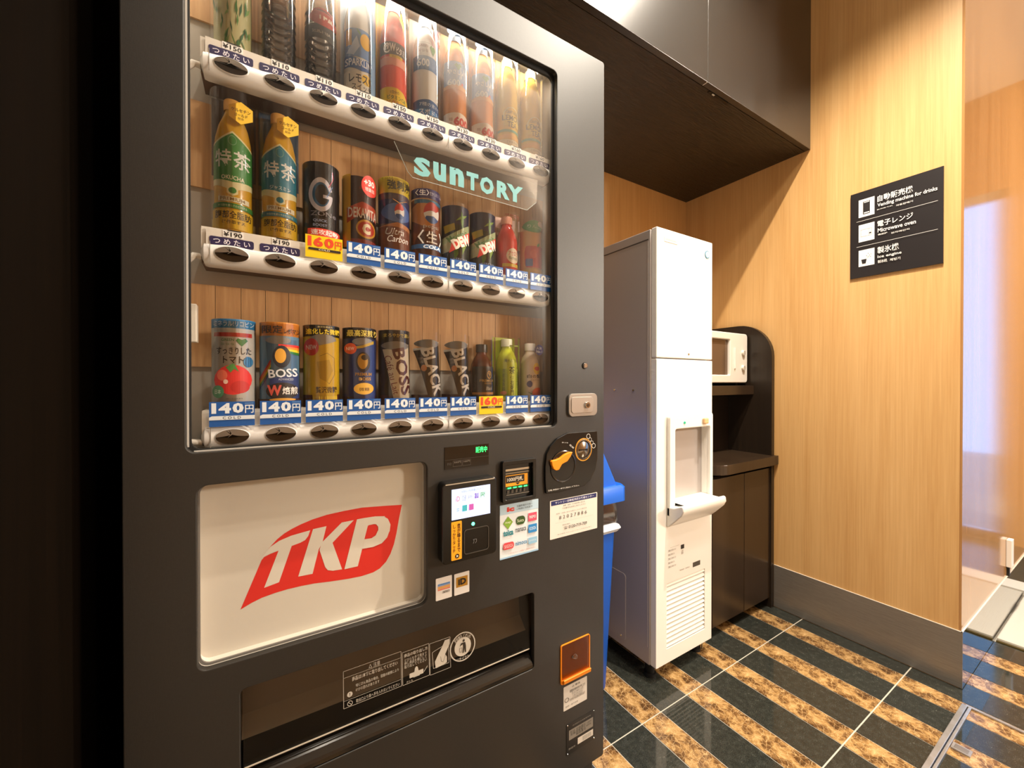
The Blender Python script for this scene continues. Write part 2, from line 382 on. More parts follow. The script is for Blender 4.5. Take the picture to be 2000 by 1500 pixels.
# display bay
IX0, IX1, IY = -.131, .612, .846
b = MB()
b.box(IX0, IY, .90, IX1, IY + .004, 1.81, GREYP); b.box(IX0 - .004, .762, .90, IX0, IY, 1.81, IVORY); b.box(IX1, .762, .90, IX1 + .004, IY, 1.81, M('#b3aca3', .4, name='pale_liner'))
b.box(IX0, .762, .896, IX1, IY, .90, M('#4a443c', .5, name='bay_floor')); b.box(IX0, .762, 1.806, IX1, IY, 1.81, IVORY)
VB(b, 'display_bay')
for z0, z1 in ((1.0552, 1.1931), (1.3544, 1.4969), (1.6325, 1.797)):
    x = IX0 + .0215
    while x < IX1 - .01:
        wd = .0362; xe = min(x + wd, IX1 - .002)
        b = MB(); b.box(x + .0004, IY - .004 - random.random() * .0006, z0, xe - .0004, IY - .0003, z1, PLANK); VB(b, 'plank')
        x += wd
b = MB(); b.box(-.10, .7635, 1.788, .59, .7725, 1.7955, M('#fff2d8', .4, name='led_diffuser', emit=3)); VB(b, 'light_bar')

PIT = .0662; BX = lambda k: -.0456 + PIT * k
SP = M('#e8e6e2', .22, name='white_gloss_plastic')
DKB = M('#1a120e', .15, name='dark_button_well'); BTN = M('#857d74', .2, .45, name='satin_metal_button')
def strip(zc, plates):
    b = MB(); n = 140; xs = [-.0862 + (.5848 + .0862) * i / n for i in range(n + 1)]; rows = []
    for i, x in enumerate(xs):
        k = (x - BX(0)) / PIT; h = .0182 + .002 * math.cos(2 * PI * k)
        e = min(x - xs[0], xs[-1] - x); sc_ = min(1, math.sqrt(max(0, 1 - (1 - min(e / .01, 1)) ** 2)) * .8 + .25)
        prof = [(math.cos(math.radians(a)), math.sin(math.radians(a))) for a in range(-90, 91, 15)]
        pts = [(.796, zc - .0178 * sc_)] + [(.781 - .0125 * c * sc_, zc + (h if s_ > 0 else .0178) * s_ * sc_) for c, s_ in prof] + [(.796, zc + h * sc_)]
        rows.append([(x, y, z) for y, z in pts])
    m_ = len(rows[0]); vs = [p for r_ in rows for p in r_]
    fs = [(i * m_ + j, (i + 1) * m_ + j, (i + 1) * m_ + j + 1, i * m_ + j + 1) for i in range(n) for j in range(m_ - 1)] + [tuple(range(m_)), tuple(range(n * m_ + m_ - 1, n * m_ - 1, -1))]
    b.add(vs, fs, SP)
    for xj in (-.0735, .3195, .5765): b.box(xj - .0004, .7676, zc - .017, xj + .0004, .7688, zc + .017, M('#8d877e'))
    st = VB(b, 'button_strip', smooth=True)
    for k in range(10):
        x = BX(k); q = MB(); N = 28; rx, rz = .0222, .0118; yf = .7676
        def E(f, y, lo=0, hi=2 * PI, n=N): return [(x + rx * f * math.cos(lo + (hi - lo) * i / n), y, zc + rz * f * math.sin(lo + (hi - lo) * i / n)) for i in range(n + 1)]
        o_, i_ = E(1.07, yf + .0012), E(1.0, yf - .0006); q.add(o_ + i_, [(i, i + 1, N + 2 + i, N + 1 + i) for i in range(N)], SP)
        t_ = E(.985, yf - .0002, PI, 2 * PI, 14); q.add(t_, [tuple(range(15))], DKB)
        top = E(.985, yf - .0004, 0, PI, 14)
        low = [(x + rx * .985 * u, yf - .0022, zc - .0006 - .0016 * math.exp(-(u / .28) ** 2) + .0008 * u * u) for u in [-1 + i / 7 for i in range(15)]]
        nn = len(top); q.add(top + low, [(i, i + 1, nn + i + 1, nn + i) for i in range(nn - 1)], BTN)
        VB(q, 'button', st, smooth=True)
    # upright white carrier behind the strip
    b = MB(); b.box(-.0853, .7782, zc + .006, .5845, .7804, zc + .0375, IVORY); b.box(-.0853, .7855, zc - .014, .5845, IY - .0052, zc - .008, M('#5a4638', .5, name='brown_bracket'))
    b.box(-.0853, .7808, zc + .0, .5845, IY - .0052, {1.525: 1.5593, 1.2302: 1.2718, .9436: .9848}[zc], IVORY)
    for k in plates:
        b.box(BX(k) - .0331, .7738, zc + .012, BX(k) + .0331, .7762, zc + .0375, IVORY)
    VB(b, 'shelf_rail')
    for k in plates:
        pass
strip(1.525, range(10)); strip(1.2302, (0, 1)); strip(.9436, ())
def vfn(y): return lambda u, v, w_: (u, y - w_, v)
def pricetag(k, zb, price, yen=True):
    b = MB(); x = BX(k); W, H = .0295, .0385; y = .7665
    b.box(x - W, y, zb, x + W, y + .0008, zb + H, M('#0d58a6' if price == '140' else '#f2cf12', .4))
    if price == '140': sp = [('t', '#e9f1f6', '1', -.9, .53, -.7, .95, .02), ('t', '#e9f1f6', '4', -.6, .53, -.06, .95, .05), ('t', '#e9f1f6', '0', 0, .53, .5, .95, .05), ('t', '#e9f1f6', '円', .56, .52, .95, .86, .03), ('l', '#9fc4e0', [(.55, .93), (.95, .93)], .0006), ('p', '#e4ebee', [(-1, .27), (1, .27), (1, .43), (-.88, .43), (-1, .38)]), ('t', '#1b2c4a', 'C O L D', -.42, .295, .38, .405, .01)]
    else: sp = [('t', '#e2461c', '1', -.88, .5, -.68, .95, .02), ('t', '#e2461c', '6', -.58, .5, -.06, .95, .05), ('t', '#e2461c', '0', .0, .5, .52, .95, .05), ('t', '#e2461c', '円', .58, .5, .95, .86, .03), ('R', '#2b1c14', -.85, .33, .9, .44, .05), ('t', '#f4e9c9', 'COLD', -.3, .345, .3, .425, .01)]
    decals(b, sp, lambda u, v, w_: (x + u, y - w_, zb + v), W, H); VB(b, 'price_tag')
for k in range(2, 10): pricetag(k, 1.2442, '160' if k == 2 else '140')
for k in range(10): pricetag(k, .9602, '160' if k == 7 else '140')
def yenlabel(k, zc, price):
    b = MB(); x = BX(k); y = .7736
    b.box(x - .012, y - .0006, zc + .0275, x + .015, y, zc + .0385, M('#efece6'))
    b.prism(rr(x - .029, zc + .0135, x + .029, zc + .0265, .003, 3), 'Y', y - .0008, y, M('#26204e'))
    decals(b, [('t', '#1b1714', '¥' + price, -.011, .0288, .0135, .0362, .02), ('t', '#efeaf2', 'つ め た い', -.024, .0155, .024, .0245, .01), ('r', '#211d1a', -.006, .0378, .012, .0396)], lambda u, v, w_: (x + u, y - .0008 - w_, zc + v))
    VB(b, 'price_label')
for k, p in enumerate('150 110 110 110 150 150 130 130 160 160'.split()): yenlabel(k, 1.525, p)
for k in (0, 1): yenlabel(k, 1.2302, '190')
# hanging acrylic name plate
b = MB(); pl = [(0.2079,1.4867),(0.2343,1.4359),(0.2433,1.4275),(0.511,1.424),(0.5368,1.4476),(0.5397,1.4994)]
b.prism(pl, 'Y', .765, .7675, ACRY)
edge = M('#cfd8d4', .2, name='polished_edge')
b.tube([(x, .7662, z) for x, z in pl[:5]], .0007, edge, 5)
np_ = VB(b, 'name_plate')
b = MB(); LX = [(0.2453,1.4734),(0.2795,1.4836),(0.2849,1.4852),(0.3121,1.4933),(0.3199,1.4956),(0.3518,1.5051),(0.3577,1.5068),(0.3851,1.515),(0.3888,1.5161),(0.4224,1.5261),(0.43,1.5284),(0.4627,1.5381),(0.4548,1.5357),(0.4981,1.5486)]
decals(b, [('t', '#7cc0c4', c_, LX[2 * i][0], 1.4335, LX[2 * i + 1][0], 1.4702, .055) for i, c_ in enumerate('SunTORY')], vfn(.7645)); VB(b, 'lettering', np_)
# conduit elbows, power box and cord at the left of the bay
for zc in (1.525, 1.2302, .9436):
    b = MB(); dz = -.022 if zc > 1 else .004; b.tube([(-.085, .782, zc - .006), (-.094, .782, zc - .005), (-.103, .78, zc - .012 + dz * .2), (-.112, .777, zc - .02 + dz * .8), (-.120, .773, zc - .03 + dz)] if zc > 1 else [(-.085, .782, zc - .008), (-.1, .78, zc - .006), (-.12, .775, zc - .004)], .0048, IVORY, 10); VB(b, 'conduit', smooth=True)
b = MB(); b.box(-.116, .79, 1.092, -.0925, .81, 1.1515, M('#ded5c4', .5)); VB(b, 'power_box', bev=.001)
b = MB(); b.tube([(-.1045, .80, 1.093), (-.105, .80, 1.04), (-.107, .80, 1.0), (-.1095, .80, .965), (-.1105, .80, .93)], .0016, BLACK, 6); VB(b, 'power_cord', smooth=True)

# white advert panel
b = MB(); b.box(TX0 - .006, VY + .034, TZ0 - .006, TX1 + .006, VY + .037, TZ1 + .006, M('#c4bcae', .25, name='white_acrylic_panel')); plate(b, [rr(TX0 - .012, TZ0 - .012, TX1 + .012, TZ1 + .012, .016), rr(TX0 - .0005, TZ0 - .0005, TX1 + .0005, TZ1 + .0005, .014)], VY + .0125, VY + .034, M('#c9c1b4', .4, name='panel_liner')); adv = VB(b, 'advert_panel')
b = MB(); plate(b, [rr(TX0 - .005, TZ0 - .005, TX1 + .005, TZ1 + .005, .016), rr(TX0 + .002, TZ0 + .003, TX1 - .002, TZ1 - .001, .014)], VY + .0135, VY + .0165, M('#6f6a64', .35)); VB(b, 'panel_frame', adv)
red = [(-0.0364,0.6643),(-0.0074,0.7373),(-0.0037,0.7415),(0.0048,0.7445),(0.0167,0.7474),(0.0024,0.7538),(0.0046,0.7564),(0.0149,0.7671),(0.025,0.7745),(0.0366,0.7803),(0.0497,0.7853),(0.0671,0.7904),(0.0907,0.7946),(0.1194,0.7967),(0.1494,0.7976),(0.1888,0.7944),(0.2239,0.7909),(0.2184,0.7656),(0.2134,0.7379),(0.2083,0.717),(0.2017,0.7001),(0.1934,0.687),(0.1821,0.6773),(0.1694,0.6727),(0.1491,0.6709),(0.1265,0.6719),(0.0975,0.6747),(0.0696,0.6782),(0.0494,0.6791),(0.0299,0.6791),(0.0109,0.6778),(-0.0076,0.675),(-0.022,0.6706)]
b = MB()
decals(b, [('p', '#c9281f', red),
 ('p', '#cbc3b5', [(-0.0074,0.7409),(0.0046,0.7562),(0.0174,0.7636),(0.0353,0.7688),(0.051,0.7708),(0.0641,0.7723),(0.061,0.7628),(0.0563,0.757),(0.049,0.754),(0.0359,0.7512),(0.0172,0.6943),(-0.0041,0.6906),(0.0167,0.7474),(0.0048,0.7453)]),
 ('p', '#cbc3b5', [(0.0685,0.7734),(0.0899,0.7747),(0.0835,0.7475),(0.0773,0.7358),(0.0676,0.6958),(0.0455,0.6965)]),
 ('p', '#cbc3b5', [(0.0835,0.7483),(0.115,0.7765),(0.1357,0.7772),(0.0997,0.7433),(0.1155,0.692),(0.1003,0.6931),(0.0918,0.6963),(0.0876,0.7027),(0.0787,0.7348),(0.0808,0.7427)]),
 ('p', '#cbc3b5', [(0.141,0.7775),(0.154,0.7779),(0.1439,0.7292),(0.15,0.7214),(0.1423,0.691),(0.1192,0.6911)]),
 ('p', '#cbc3b5', [(0.1524,0.7779),(0.1727,0.7774),(0.192,0.7745),(0.1601,0.7622),(0.1539,0.7384),(0.15,0.7214),(0.1424,0.7263)]),
 ('p', '#cbc3b5', [(0.1601,0.763),(0.1887,0.775),(0.1969,0.7686),(0.2018,0.7569),(0.2001,0.7438),(0.179,0.7496),(0.1787,0.7571),(0.1751,0.7622),(0.1711,0.7634)]),
 ('p', '#cbc3b5', [(0.179,0.7513),(0.2004,0.7463),(0.1952,0.7332),(0.1854,0.7244),(0.1695,0.7208),(0.15,0.7214),(0.1539,0.7384),(0.1663,0.7377),(0.1742,0.7415)])], vfn(.7741))
VB(b, 'logo', adv)

# delivery bay
b = MB(); dk = M('#857868', .4, name='bay_plastic'); DK2 = M('#14110e', .3, name='dark_bay')
b.box(DX0 - .004, VY + .012, DZ0 - .004, DX0, .87, DZ1 + .004, DK2); b.box(DX1, VY + .012, DZ0 - .004, DX1 + .004, .87, DZ1 + .004, DK2)
b.box(DX0, .866, DZ0, DX1, .87, DZ1, DK2); b.box(DX0, VY + .012, DZ1, DX1, .87, DZ1 + .004, DK2); b.box(DX0, VY + .012, DZ0 - .004, DX1, .87, DZ0, DK2)
b.add([(DX0, .80, .475), (DX1, .80, .475), (DX1, .81, .556), (DX0, .81, .556)], [(0, 1, 2, 3)], dk)
b.add([(DX0, .775, .452), (DX1, .775, .452), (DX1, .80, .476), (DX0, .80, .476)], [(0, 1, 2, 3)], M('#a89b88', .35, name='bay_ledge'))
VB(b, 'delivery_bay')
b = MB(); b.add([(DX0 + .003, .7495, .4265), (DX1 - .003, .7495, .4265), (DX1 - .003, .757, .552), (DX0 + .003, .757, .552)], [(0, 1, 2, 3)], SMOKE)
b.tube([(DX0 + .004, .748, .4262), (DX1 - .008, .748, .4262)], .0013, M('#b8ad9c', .15, .3, name='flap_edge'), 6); flap = VB(b, 'delivery_flap')
b = MB()
prof = [(.744, .396), (.741, .392), (.741, .385), (.744, .3835), (.79, .3835), (.79, .402), (.76, .410), (.752, .404)]
b.prism(prof, 'X', DX0 + .002, DX1 - .002, M('#1f1b17', .12, name='gloss_lip')); VB(b, 'delivery_lip', bev=.001)
b = MB(); yb_ = .7508
def fl(u, v, w_): return (u, .7495 + (v - .4265) / .1255 * .0075 - w_, v)
pr_ = '#b5ada0'
P1a, P1b = (0.1142,0.5185), (0.2162,0.4552); P2a, P2b = (0.2185,0.5151), (0.271,0.4549); P3a, P3b = (0.2725,0.5135), (0.3156,0.4538)
def frame_(a, c, th=.0007): return ('l', pr_, [(a[0], a[1]), (c[0], a[1]), (c[0], c[1]), (a[0], c[1]), (a[0], a[1])], th)
def inside(a, c, x0, y0, x1, y1): return (a[0] + (c[0] - a[0]) * x0, c[1] + (a[1] - c[1]) * y0, a[0] + (c[0] - a[0]) * x1, c[1] + (a[1] - c[1]) * y1)
I1 = lambda *q: inside(P1a, P1b, *q); I2 = lambda *q: inside(P2a, P2b, *q); I3 = lambda *q: inside(P3a, P3b, *q)
def line_(I, y, th=.0005): q = I(0, y, 1, y); return ('l', pr_, [(q[0], q[1]), (q[2], q[3])], th)
e1 = I1(.1, .34, .1, .34); e2 = I1(.1, .1, .1, .1); h3 = lambda *p: [I3(x, y, x, y)[:2] for x, y in p]
cc = (0.3421,0.4867)
decals(b, [frame_(P1a, P1b), frame_(P2a, P2b), frame_(P3a, P3b), line_(I1, .82), line_(I1, .2),
 ('t', pr_, '△ 注意', *I1(.42, .84, .62, .97)), ('t', pr_, '商品は1本毎に取り出してください', *I1(.14, .66, .93, .78), .02), ('t', pr_, '特にびん商品の場合、容器の破損により', *I1(.2, .47, .95, .56)), ('t', pr_, 'けがの恐れがあります', *I1(.2, .35, .6, .44)),
 ('e', pr_, e1[0], e1[1], .0045, .0045), ('t', '#2a241d', '!', e1[0] - .0007, e1[1] - .003, e1[0] + .0007, e1[1] + .003, .03), ('o', pr_, e2[0], e2[1], .0045, .0045, .2), ('l', pr_, [(e2[0] - .003, e2[1] + .003), (e2[0] + .003, e2[1] - .003)], .0008),
 ('t', pr_, '取出口より奥へ手を入れないでください', *I1(.2, .05, .96, .15)),
 ('t', pr_, '商品の取り出し方', *I2(.06, .84, .94, .95), .02), ('t', pr_, 'とびらを手で奥まで\n押し商品を横にして\n取り出してください', *I2(.06, .5, .9, .8)),
 ('p', pr_, [I2(x, y, x, y)[:2] for x, y in ((.42, .3), (.45, .42), (.5, .45), (.55, .42), (.58, .3), (.62, .14), (.38, .14))]), ('R', pr_, *I2(.24, .16, .76, .3), .001), ('l', pr_, [I2(.78, .2, .78, .2)[:2], I2(.92, .34, .92, .34)[:2]], .001), ('t', pr_, 'ボトル', *I2(.12, .05, .36, .11)),
 ('l', pr_, h3((.1, .72), (.9, .86), (.9, .2), (.14, .2), (.1, .72)), .0007), ('p', pr_, h3((.25, .18), (.22, .4), (.35, .55), (.6, .82), (.72, .97), (.95, .97), (.95, .8), (.72, .52), (.8, .42), (.8, .24), (.6, .2))), ('l', '#2a241d', h3((.5, .5), (.52, .34), (.62, .3), (.8, .6)), .0006),
 ('o', pr_, cc[0], cc[1], .0285, .0285, .08), ('e', pr_, cc[0], cc[1], .0185, .0185), ('t', pr_, '空容器は', cc[0] - .019, cc[1] + .0150, cc[0] - .001, cc[1] + .0225, .02, 25), ('t', pr_, 'くず入れ', cc[0] + .001, cc[1] + .0150, cc[0] + .019, cc[1] + .0225, .02, -25), ('t', pr_, 'リサイクル', cc[0] - .014, cc[1] - .0255, cc[0] + .014, cc[1] - .0195, .02),
 ('e', '#2a241d', cc[0] + .002, cc[1] + .0118, .0026, .0026), ('p', '#2a241d', [(cc[0] + x * 1.35, cc[1] + z * 1.35) for x, z in ((-.003, .006), (.004, .006), (.005, 0), (.005, -.009), (.003, -.009), (.0025, -.002), (.001, -.009), (-.001, -.009), (.0005, 0), (0, .004), (-.005, .003), (-.005, .002))]), ('l', '#2a241d', [(cc[0] - .008, cc[1] - .001), (cc[0] - .007, cc[1] - .009), (cc[0] - .003, cc[1] - .009), (cc[0] - .002, cc[1] - .001), (cc[0] - .008, cc[1] - .001)], .0006)], fl)
VB(b, 'instruction_print', flap)

# status display
b = MB(); a_, c_ = (0.2983,0.9007), (0.3964,0.8568); b.box(a_[0], VY - .0012, c_[1], c_[0], VY + .003, a_[1], M('#14110f', .12, name='dark_lens'))
q = lambda x0, y0, x1, y1: inside(a_, c_, x0, y0, x1, y1)
decals(b, [('l', '#3a342e', [q(0, .42, 0, .42)[:2], q(1, .42, 1, .42)[:2]], .0006), ('t', M('#2dff6c', .4, name='green_led', emit=2.2), '販売中', *q(.69, .62, .96, .9), .02), ('l', '#5b544c', [q(.18, .1, 0, 0)[:2], q(.37, .1, 0, 0)[:2], q(.37, .36, 0, 0)[:2], q(.18, .36, 0, 0)[:2], q(.18, .1, 0, 0)[:2]], .0004), ('l', '#5b544c', [q(.39, .1, 0, 0)[:2], q(.57, .1, 0, 0)[:2], q(.57, .36, 0, 0)[:2], q(.39, .36, 0, 0)[:2], q(.39, .1, 0, 0)[:2]], .0004),
 ('t', '#7a7268', '500円', *q(.2, .24, .35, .33)), ('t', '#7a7268', '100円', *q(.41, .24, .55, .33)), ('t', '#4c463f', '釣切', *q(.05, .18, .14, .3))], vfn(VY - .0012))
VB(b, 'status_display')
# card reader
RY = .716
b = MB(); a_, c_ = (0.2844,0.8362), (0.4026,0.6791)
b.prism(rr(a_[0], c_[1], c_[0], a_[1], .009, 5), 'Y', RY, VY, BLACK); rd = VB(b, 'card_reader', bev=.002)
b = MB(); b.box(a_[0] + .006, RY - .0012, a_[1] - .0045, c_[0] - .006, RY + .001, a_[1] - .0025, CHROME); VB(b, 'chrome_strip', rd)
s0, s1 = (0.3032,0.8218), (0.3871,0.763)
b = MB(); b.box(s0[0], RY - .0008, s1[1], s1[0], RY + .001, s0[1], M('#b4c4ee', .3, name='lit_screen', emit=.95))
q = lambda x0, y0, x1, y1: inside(s0, s1, x0, y0, x1, y1)
decals(b, [('t', M('#5d6b96', .4, emit=.3), 'お支払い方法を選んでください', *q(.25, .86, .85, .94)), ('t', M('#c0504a', .4, emit=.3), 'iD', *q(.1, .6, .2, .76)), ('t', M('#8a8f9c', .4, emit=.3), '交通', *q(.26, .58, .36, .78)), ('t', M('#9aa0ac', .4, emit=.3), 'pay', *q(.42, .62, .52, .74)), ('t', M('#7a4cae', .4, emit=.3), 'au', *q(.58, .6, .68, .78), .02), ('t', M('#63a53c', .4, emit=.3), 'pay', *q(.74, .6, .86, .78), .02), ('t', M('#4a8fae', .4, emit=.3), '＝', *q(.12, .28, .18, .36)), ('R', M('#3fa6b4', .4, emit=.3), *q(.26, .24, .38, .44), .001), ('R', M('#b454a4', .4, emit=.3), *q(.43, .24, .55, .44), .001)], vfn(RY - .0008))
VB(b, 'screen', rd)
b = MB(); e = (0.349,0.7481); b.cyl((e[0], RY - .0012, e[1]), (e[0], RY, e[1]), .0030, .0034, M('#3dffa0', .4, name='green_lamp', emit=9), 16); VB(b, 'indicator_light', rd)
p0, p1 = (0.329,0.7398), (0.3835,0.6907)
b = MB(); plate(b, [rr(p0[0], p1[1], p1[0], p0[1], .006), rr(p0[0] + .0013, p1[1] + .0013, p1[0] - .0013, p0[1] - .0013, .005)], RY - .0014, RY, M('#5e5a55', .2, .6)); e = (0.3523,0.7128)
decals(b, [('l', '#8f8f8f', [(e[0] - .003, e[1] - .004), (e[0] - .001, e[1] + .001), (e[0] - .003, e[1] + .004), (e[0] + .004, e[1] + .004), (e[0] + .004, e[1] - .001), (e[0] + .001, e[1] - .004)], .0005)], vfn(RY)); VB(b, 'touch_pad', rd)
y0_, y1_ = (0.3022,0.7591), (0.3241,0.685)
b = MB(); b.prism(rr(y0_[0], y1_[1], y1_[0], y0_[1], .0015, 3), 'Y', RY - .001, RY, M('#f0a31c')); q = lambda x0, y0, x1, y1: inside(y0_, y1_, x0, y0, x1, y1); e = q(.55, .1, .55, .1)
decals(b, [('t', '#3a2306', '\n'.join('しっかりタッチ'), *q(.12, .2, .42, .93), .01), ('t', '#3a2306', '\n'.join('音が鳴るまで'), *q(.56, .2, .88, .95), .02), ('e', '#241508', e[0], e[1], .0044, .0044), ('p', '#efe6d2', [(e[0] - .0015, e[1] + .0026), (e[0] + .0026, e[1]), (e[0] - .0015, e[1] - .0026)])], vfn(RY - .001)); VB(b, 'touch_sticker', rd)
# banknote slot
b = MB(); a_, c_ = (0.4247,0.8609), (0.5111,0.772)
plate(b, [rr(a_[0], c_[1], c_[0], a_[1], .005), rr(a_[0] + .0075, c_[1] + .007, c_[0] - .0085, a_[1] - .009, .002)], .729, VY, BLACK, .001); bs = VB(b, 'banknote_slot')
q = lambda x0, y0, x1, y1: inside(a_, c_, x0, y0, x1, y1)
b = MB(); u0, v0, u1, v1 = q(.12, .12, .88, .88); b.box(u0, .7385, v0, u1, .7395, v1, M('#0f0e0d', .15)); LEDG = M('#26ff5a', .4, name='green_slot_led', emit=5)
decals(b, [('r', M('#b9b0a0', .2, .8), *q(.14, .73, .86, .78)), ('r', M('#8d8474', .2, .8), *q(.14, .66, .86, .69)), ('r', '#e39b1d', *q(.13, .36, .8, .63)), ('r', '#1d130c', *q(.15, .44, .7, .61)), ('t', '#efe6d4', '1000円札', *q(.19, .47, .66, .58), .01), ('p', '#1d130c', [q(.43, .43, 0, 0)[:2], q(.57, .43, 0, 0)[:2], q(.5, .38, 0, 0)[:2]]), ('r', '#0c5a22', *q(.13, .3, .84, .34)),
 ('r', LEDG, *q(.2, .305, .3, .335)), ('r', LEDG, *q(.36, .305, .46, .335)), ('r', LEDG, *q(.52, .305, .62, .335)), ('r', LEDG, *q(.68, .305, .78, .335)), ('r', M('#7d7a74', .2, .7), *q(.16, .15, .84, .17))] + [('r', M('#57544f', .3, .6), *q(.18 + .12 * i, .19, .23 + .12 * i, .27)) for i in range(5)], vfn(.7385)); VB(b, 'note_intake', bs)
# coin unit
out = [(0.6987,0.9087),(0.6465,0.9095),(0.6053,0.9095),(0.5747,0.8984),(0.554,0.8811),(0.5438,0.8655),(0.5397,0.8378),(0.5398,0.8074),(0.5424,0.7753),(0.5809,0.7733),(0.6565,0.7772),(0.6764,0.7899),(0.6933,0.8133),(0.7001,0.8393),(0.7001,0.8841)]
b = MB(); b.prism(out, 'Y', VY - .006, VY, BLACK); cu_ = VB(b, 'coin_unit', bev=.0015)
ec, lc = (0.6535,0.8661), (0.5912,0.832)
b = MB(); b.lathe(0, 0, [(.0142, 0), (.0154, 0), (.0154, .001), (.0142, .001)], M('#d9962e', .3, name='orange_ring'), 32)
b.lathe(0, 0, [(.0142, .0006), (.0125, .0012), (.0118, -.001), (.010, .0008), (.0001, .003)], M('#8b8276', .16, .95, name='coin_plate'), 32); b.box(-.009, -.0008, .0018, .006, .0008, .0036, BLACK)
b.v = [(x * 1.72 + ec[0], VY - .006 - z, y * 1.8 + ec[1]) for x, y, z in b.v]; VB(b, 'coin_slot', cu_, smooth=True)
b = MB(); b.lathe(0, 0, [(.0225, 0), (.0235, .0015), (.0225, .002), (.021, .0005)], M('#2a2724', .15, name='dial_rim'), 36); b.v = [(x * 1.6 + lc[0], VY - .006 - z, y * 1.6 + lc[1]) for x, y, z in b.v]
VB(b, 'dial', cu_, smooth=True)
lv = [(0.6142,0.8645),(0.6072,0.8537),(0.598,0.8444),(0.5827,0.8395),(0.5782,0.834),(0.5737,0.8274),(0.5663,0.8265),(0.5589,0.8303),(0.5542,0.839),(0.5523,0.848),(0.5553,0.8506),(0.5663,0.8512),(0.5782,0.8542),(0.5903,0.8608),(0.6041,0.8651)]
b = MB(); b.prism(lv, 'Y', VY - .0135, VY - .006, M('#f08f14', .35, name='orange_lever')); VB(b, 'return_lever', cu_, bev=.0012)
b = MB(); cs = (0.6691,0.8972); sp = [('o', '#cfcac2', cs[0] + .0057 * i, cs[1] - .0082 * i, .0062 if i in (0, 3) else .0048, .0062 if i in (0, 3) else .0048, .2) for i in range(4)]
t0, t1 = (0.5466,0.7925), (0.6399,0.7811)
sp += [('t', '#d8d4cc', '注意) 商品は一本毎に取出して下さい。', t0[0], t1[1] - .0018, t1[0], t1[1] + .0022, .02), ('t', '#d8d4cc', 'おつり', (0.5866,0.8863)[0], (0.5866,0.8863)[1], (0.605,0.8849)[0], (0.605,0.8849)[1] + .0038, .02, -8), ('t', '#d8d4cc', '返却', (0.6081,0.8798)[0], (0.6081,0.8749)[1], (0.6238,0.8748)[0], (0.6081,0.8749)[1] + .0042, .02, -38)]
decals(b, sp, vfn(VY - .006)); VB(b, 'coin_print', cu_)
# locks
b = MB(); a_, c_ = (0.6088,1.0018), (0.6987,0.9471); cz = (a_[1] + c_[1]) / 2
b.prism(rr(a_[0], c_[1], c_[0], a_[1], .012, 6), 'Y', .734, VY, M('#a5a09a', .3, .7, name='satin_zinc')); b.prism(rr(a_[0] + .006, c_[1] + .008, c_[0] - .014, a_[1] - .008, .008, 5), 'Y', .7325, .7345, M('#b3aea8', .28, .7)); lk = VB(b, 'handle_lock', bev=.0015)
b = MB(); e = (0.6632,0.9737); b.cyl((e[0], .728, e[1]), (e[0], .735, e[1]), .0072, .0088, CHROME, 24); b.cyl((e[0], .7265, e[1]), (e[0], .7285, e[1]), .0035, .0048, M('#6f665c', .2, .9), 16); VB(b, 'lock_cylinder', lk, smooth=True)
b = MB(); e = (0.6627,1.0696); b.cyl((e[0], .7375, e[1]), (e[0], .74, e[1]), .0078, .0085, M('#2d2a27', .3, .5), 20); b.cyl((e[0], .736, e[1]), (e[0], .7376, e[1]), .0055, .0064, CHROME, 20); VB(b, 'keyhole', smooth=True)
# stickers
def sticker(name, a, c, base, sp, yy=VY, th=.0006, par=None):
    b = MB(); b.prism(rr(a[0], c[1], c[0], a[1], .0015, 3), 'Y', yy - th, yy, M(base, .4)); W, H = c[0] - a[0], a[1] - c[1]
    decals(b, sp, lambda u, v, w_: (a[0] + u, yy - th - w_, c[1] + v), W, H); return VB(b, name, par)
sticker('card_brands_sticker', (0.4236,0.7653), (0.5238,0.6491), '#dfe6ea', [('r', '#b8d3e4', 0, .82, 1, 1), ('r', '#9cc3e0', 0, 0, 1, .03), ('t', '#d8382e', 'ic', .17, .86, .36, .95, .06), ('t', '#4a5560', '交通系電子マネー', .42, .915, .84, .955), ('t', '#4a5560', 'ご利用になれます', .42, .865, .84, .9),
 ('p', '#7fa536', [(.2, .54), (.32, .66), (.2, .78), (.08, .66)]), ('t', '#e8efd0', 'itap', .13, .64, .27, .69), ('R', '#33511f', .4, .58, .64, .74, .08), ('t', '#dfe6c8', 'Suica', .43, .63, .6, .69), ('R', '#d8506a', .72, .6, .95, .76, .01), ('t', '#f6e8ea', 'PASMO', .75, .65, .92, .71, .02),
 ('t', '#1d7c86', 'toica', .08, .42, .33, .53, .04), ('t', '#3a3f44', 'manaca', .38, .45, .66, .52, .01), ('R', '#2b86c9', .72, .38, .95, .54, .01), ('t', '#d8e8f4', 'ICOCA', .75, .43, .92, .49, .02),
 ('R', '#cf4a4e', .07, .17, .34, .3, .05), ('t', '#f2dedd', 'SUGOCA', .1, .2, .31, .26), ('t', '#4a86ae', 'nimoca', .38, .2, .68, .28, .02), ('R', '#8fc0dd', .72, .17, .95, .29, .01), ('t', '#eef6fa', 'はやかけん', .74, .21, .93, .25), ('t', '#c4776a', 'いずれもチャージ残高でご利用ください', .2, .07, .9, .1)])
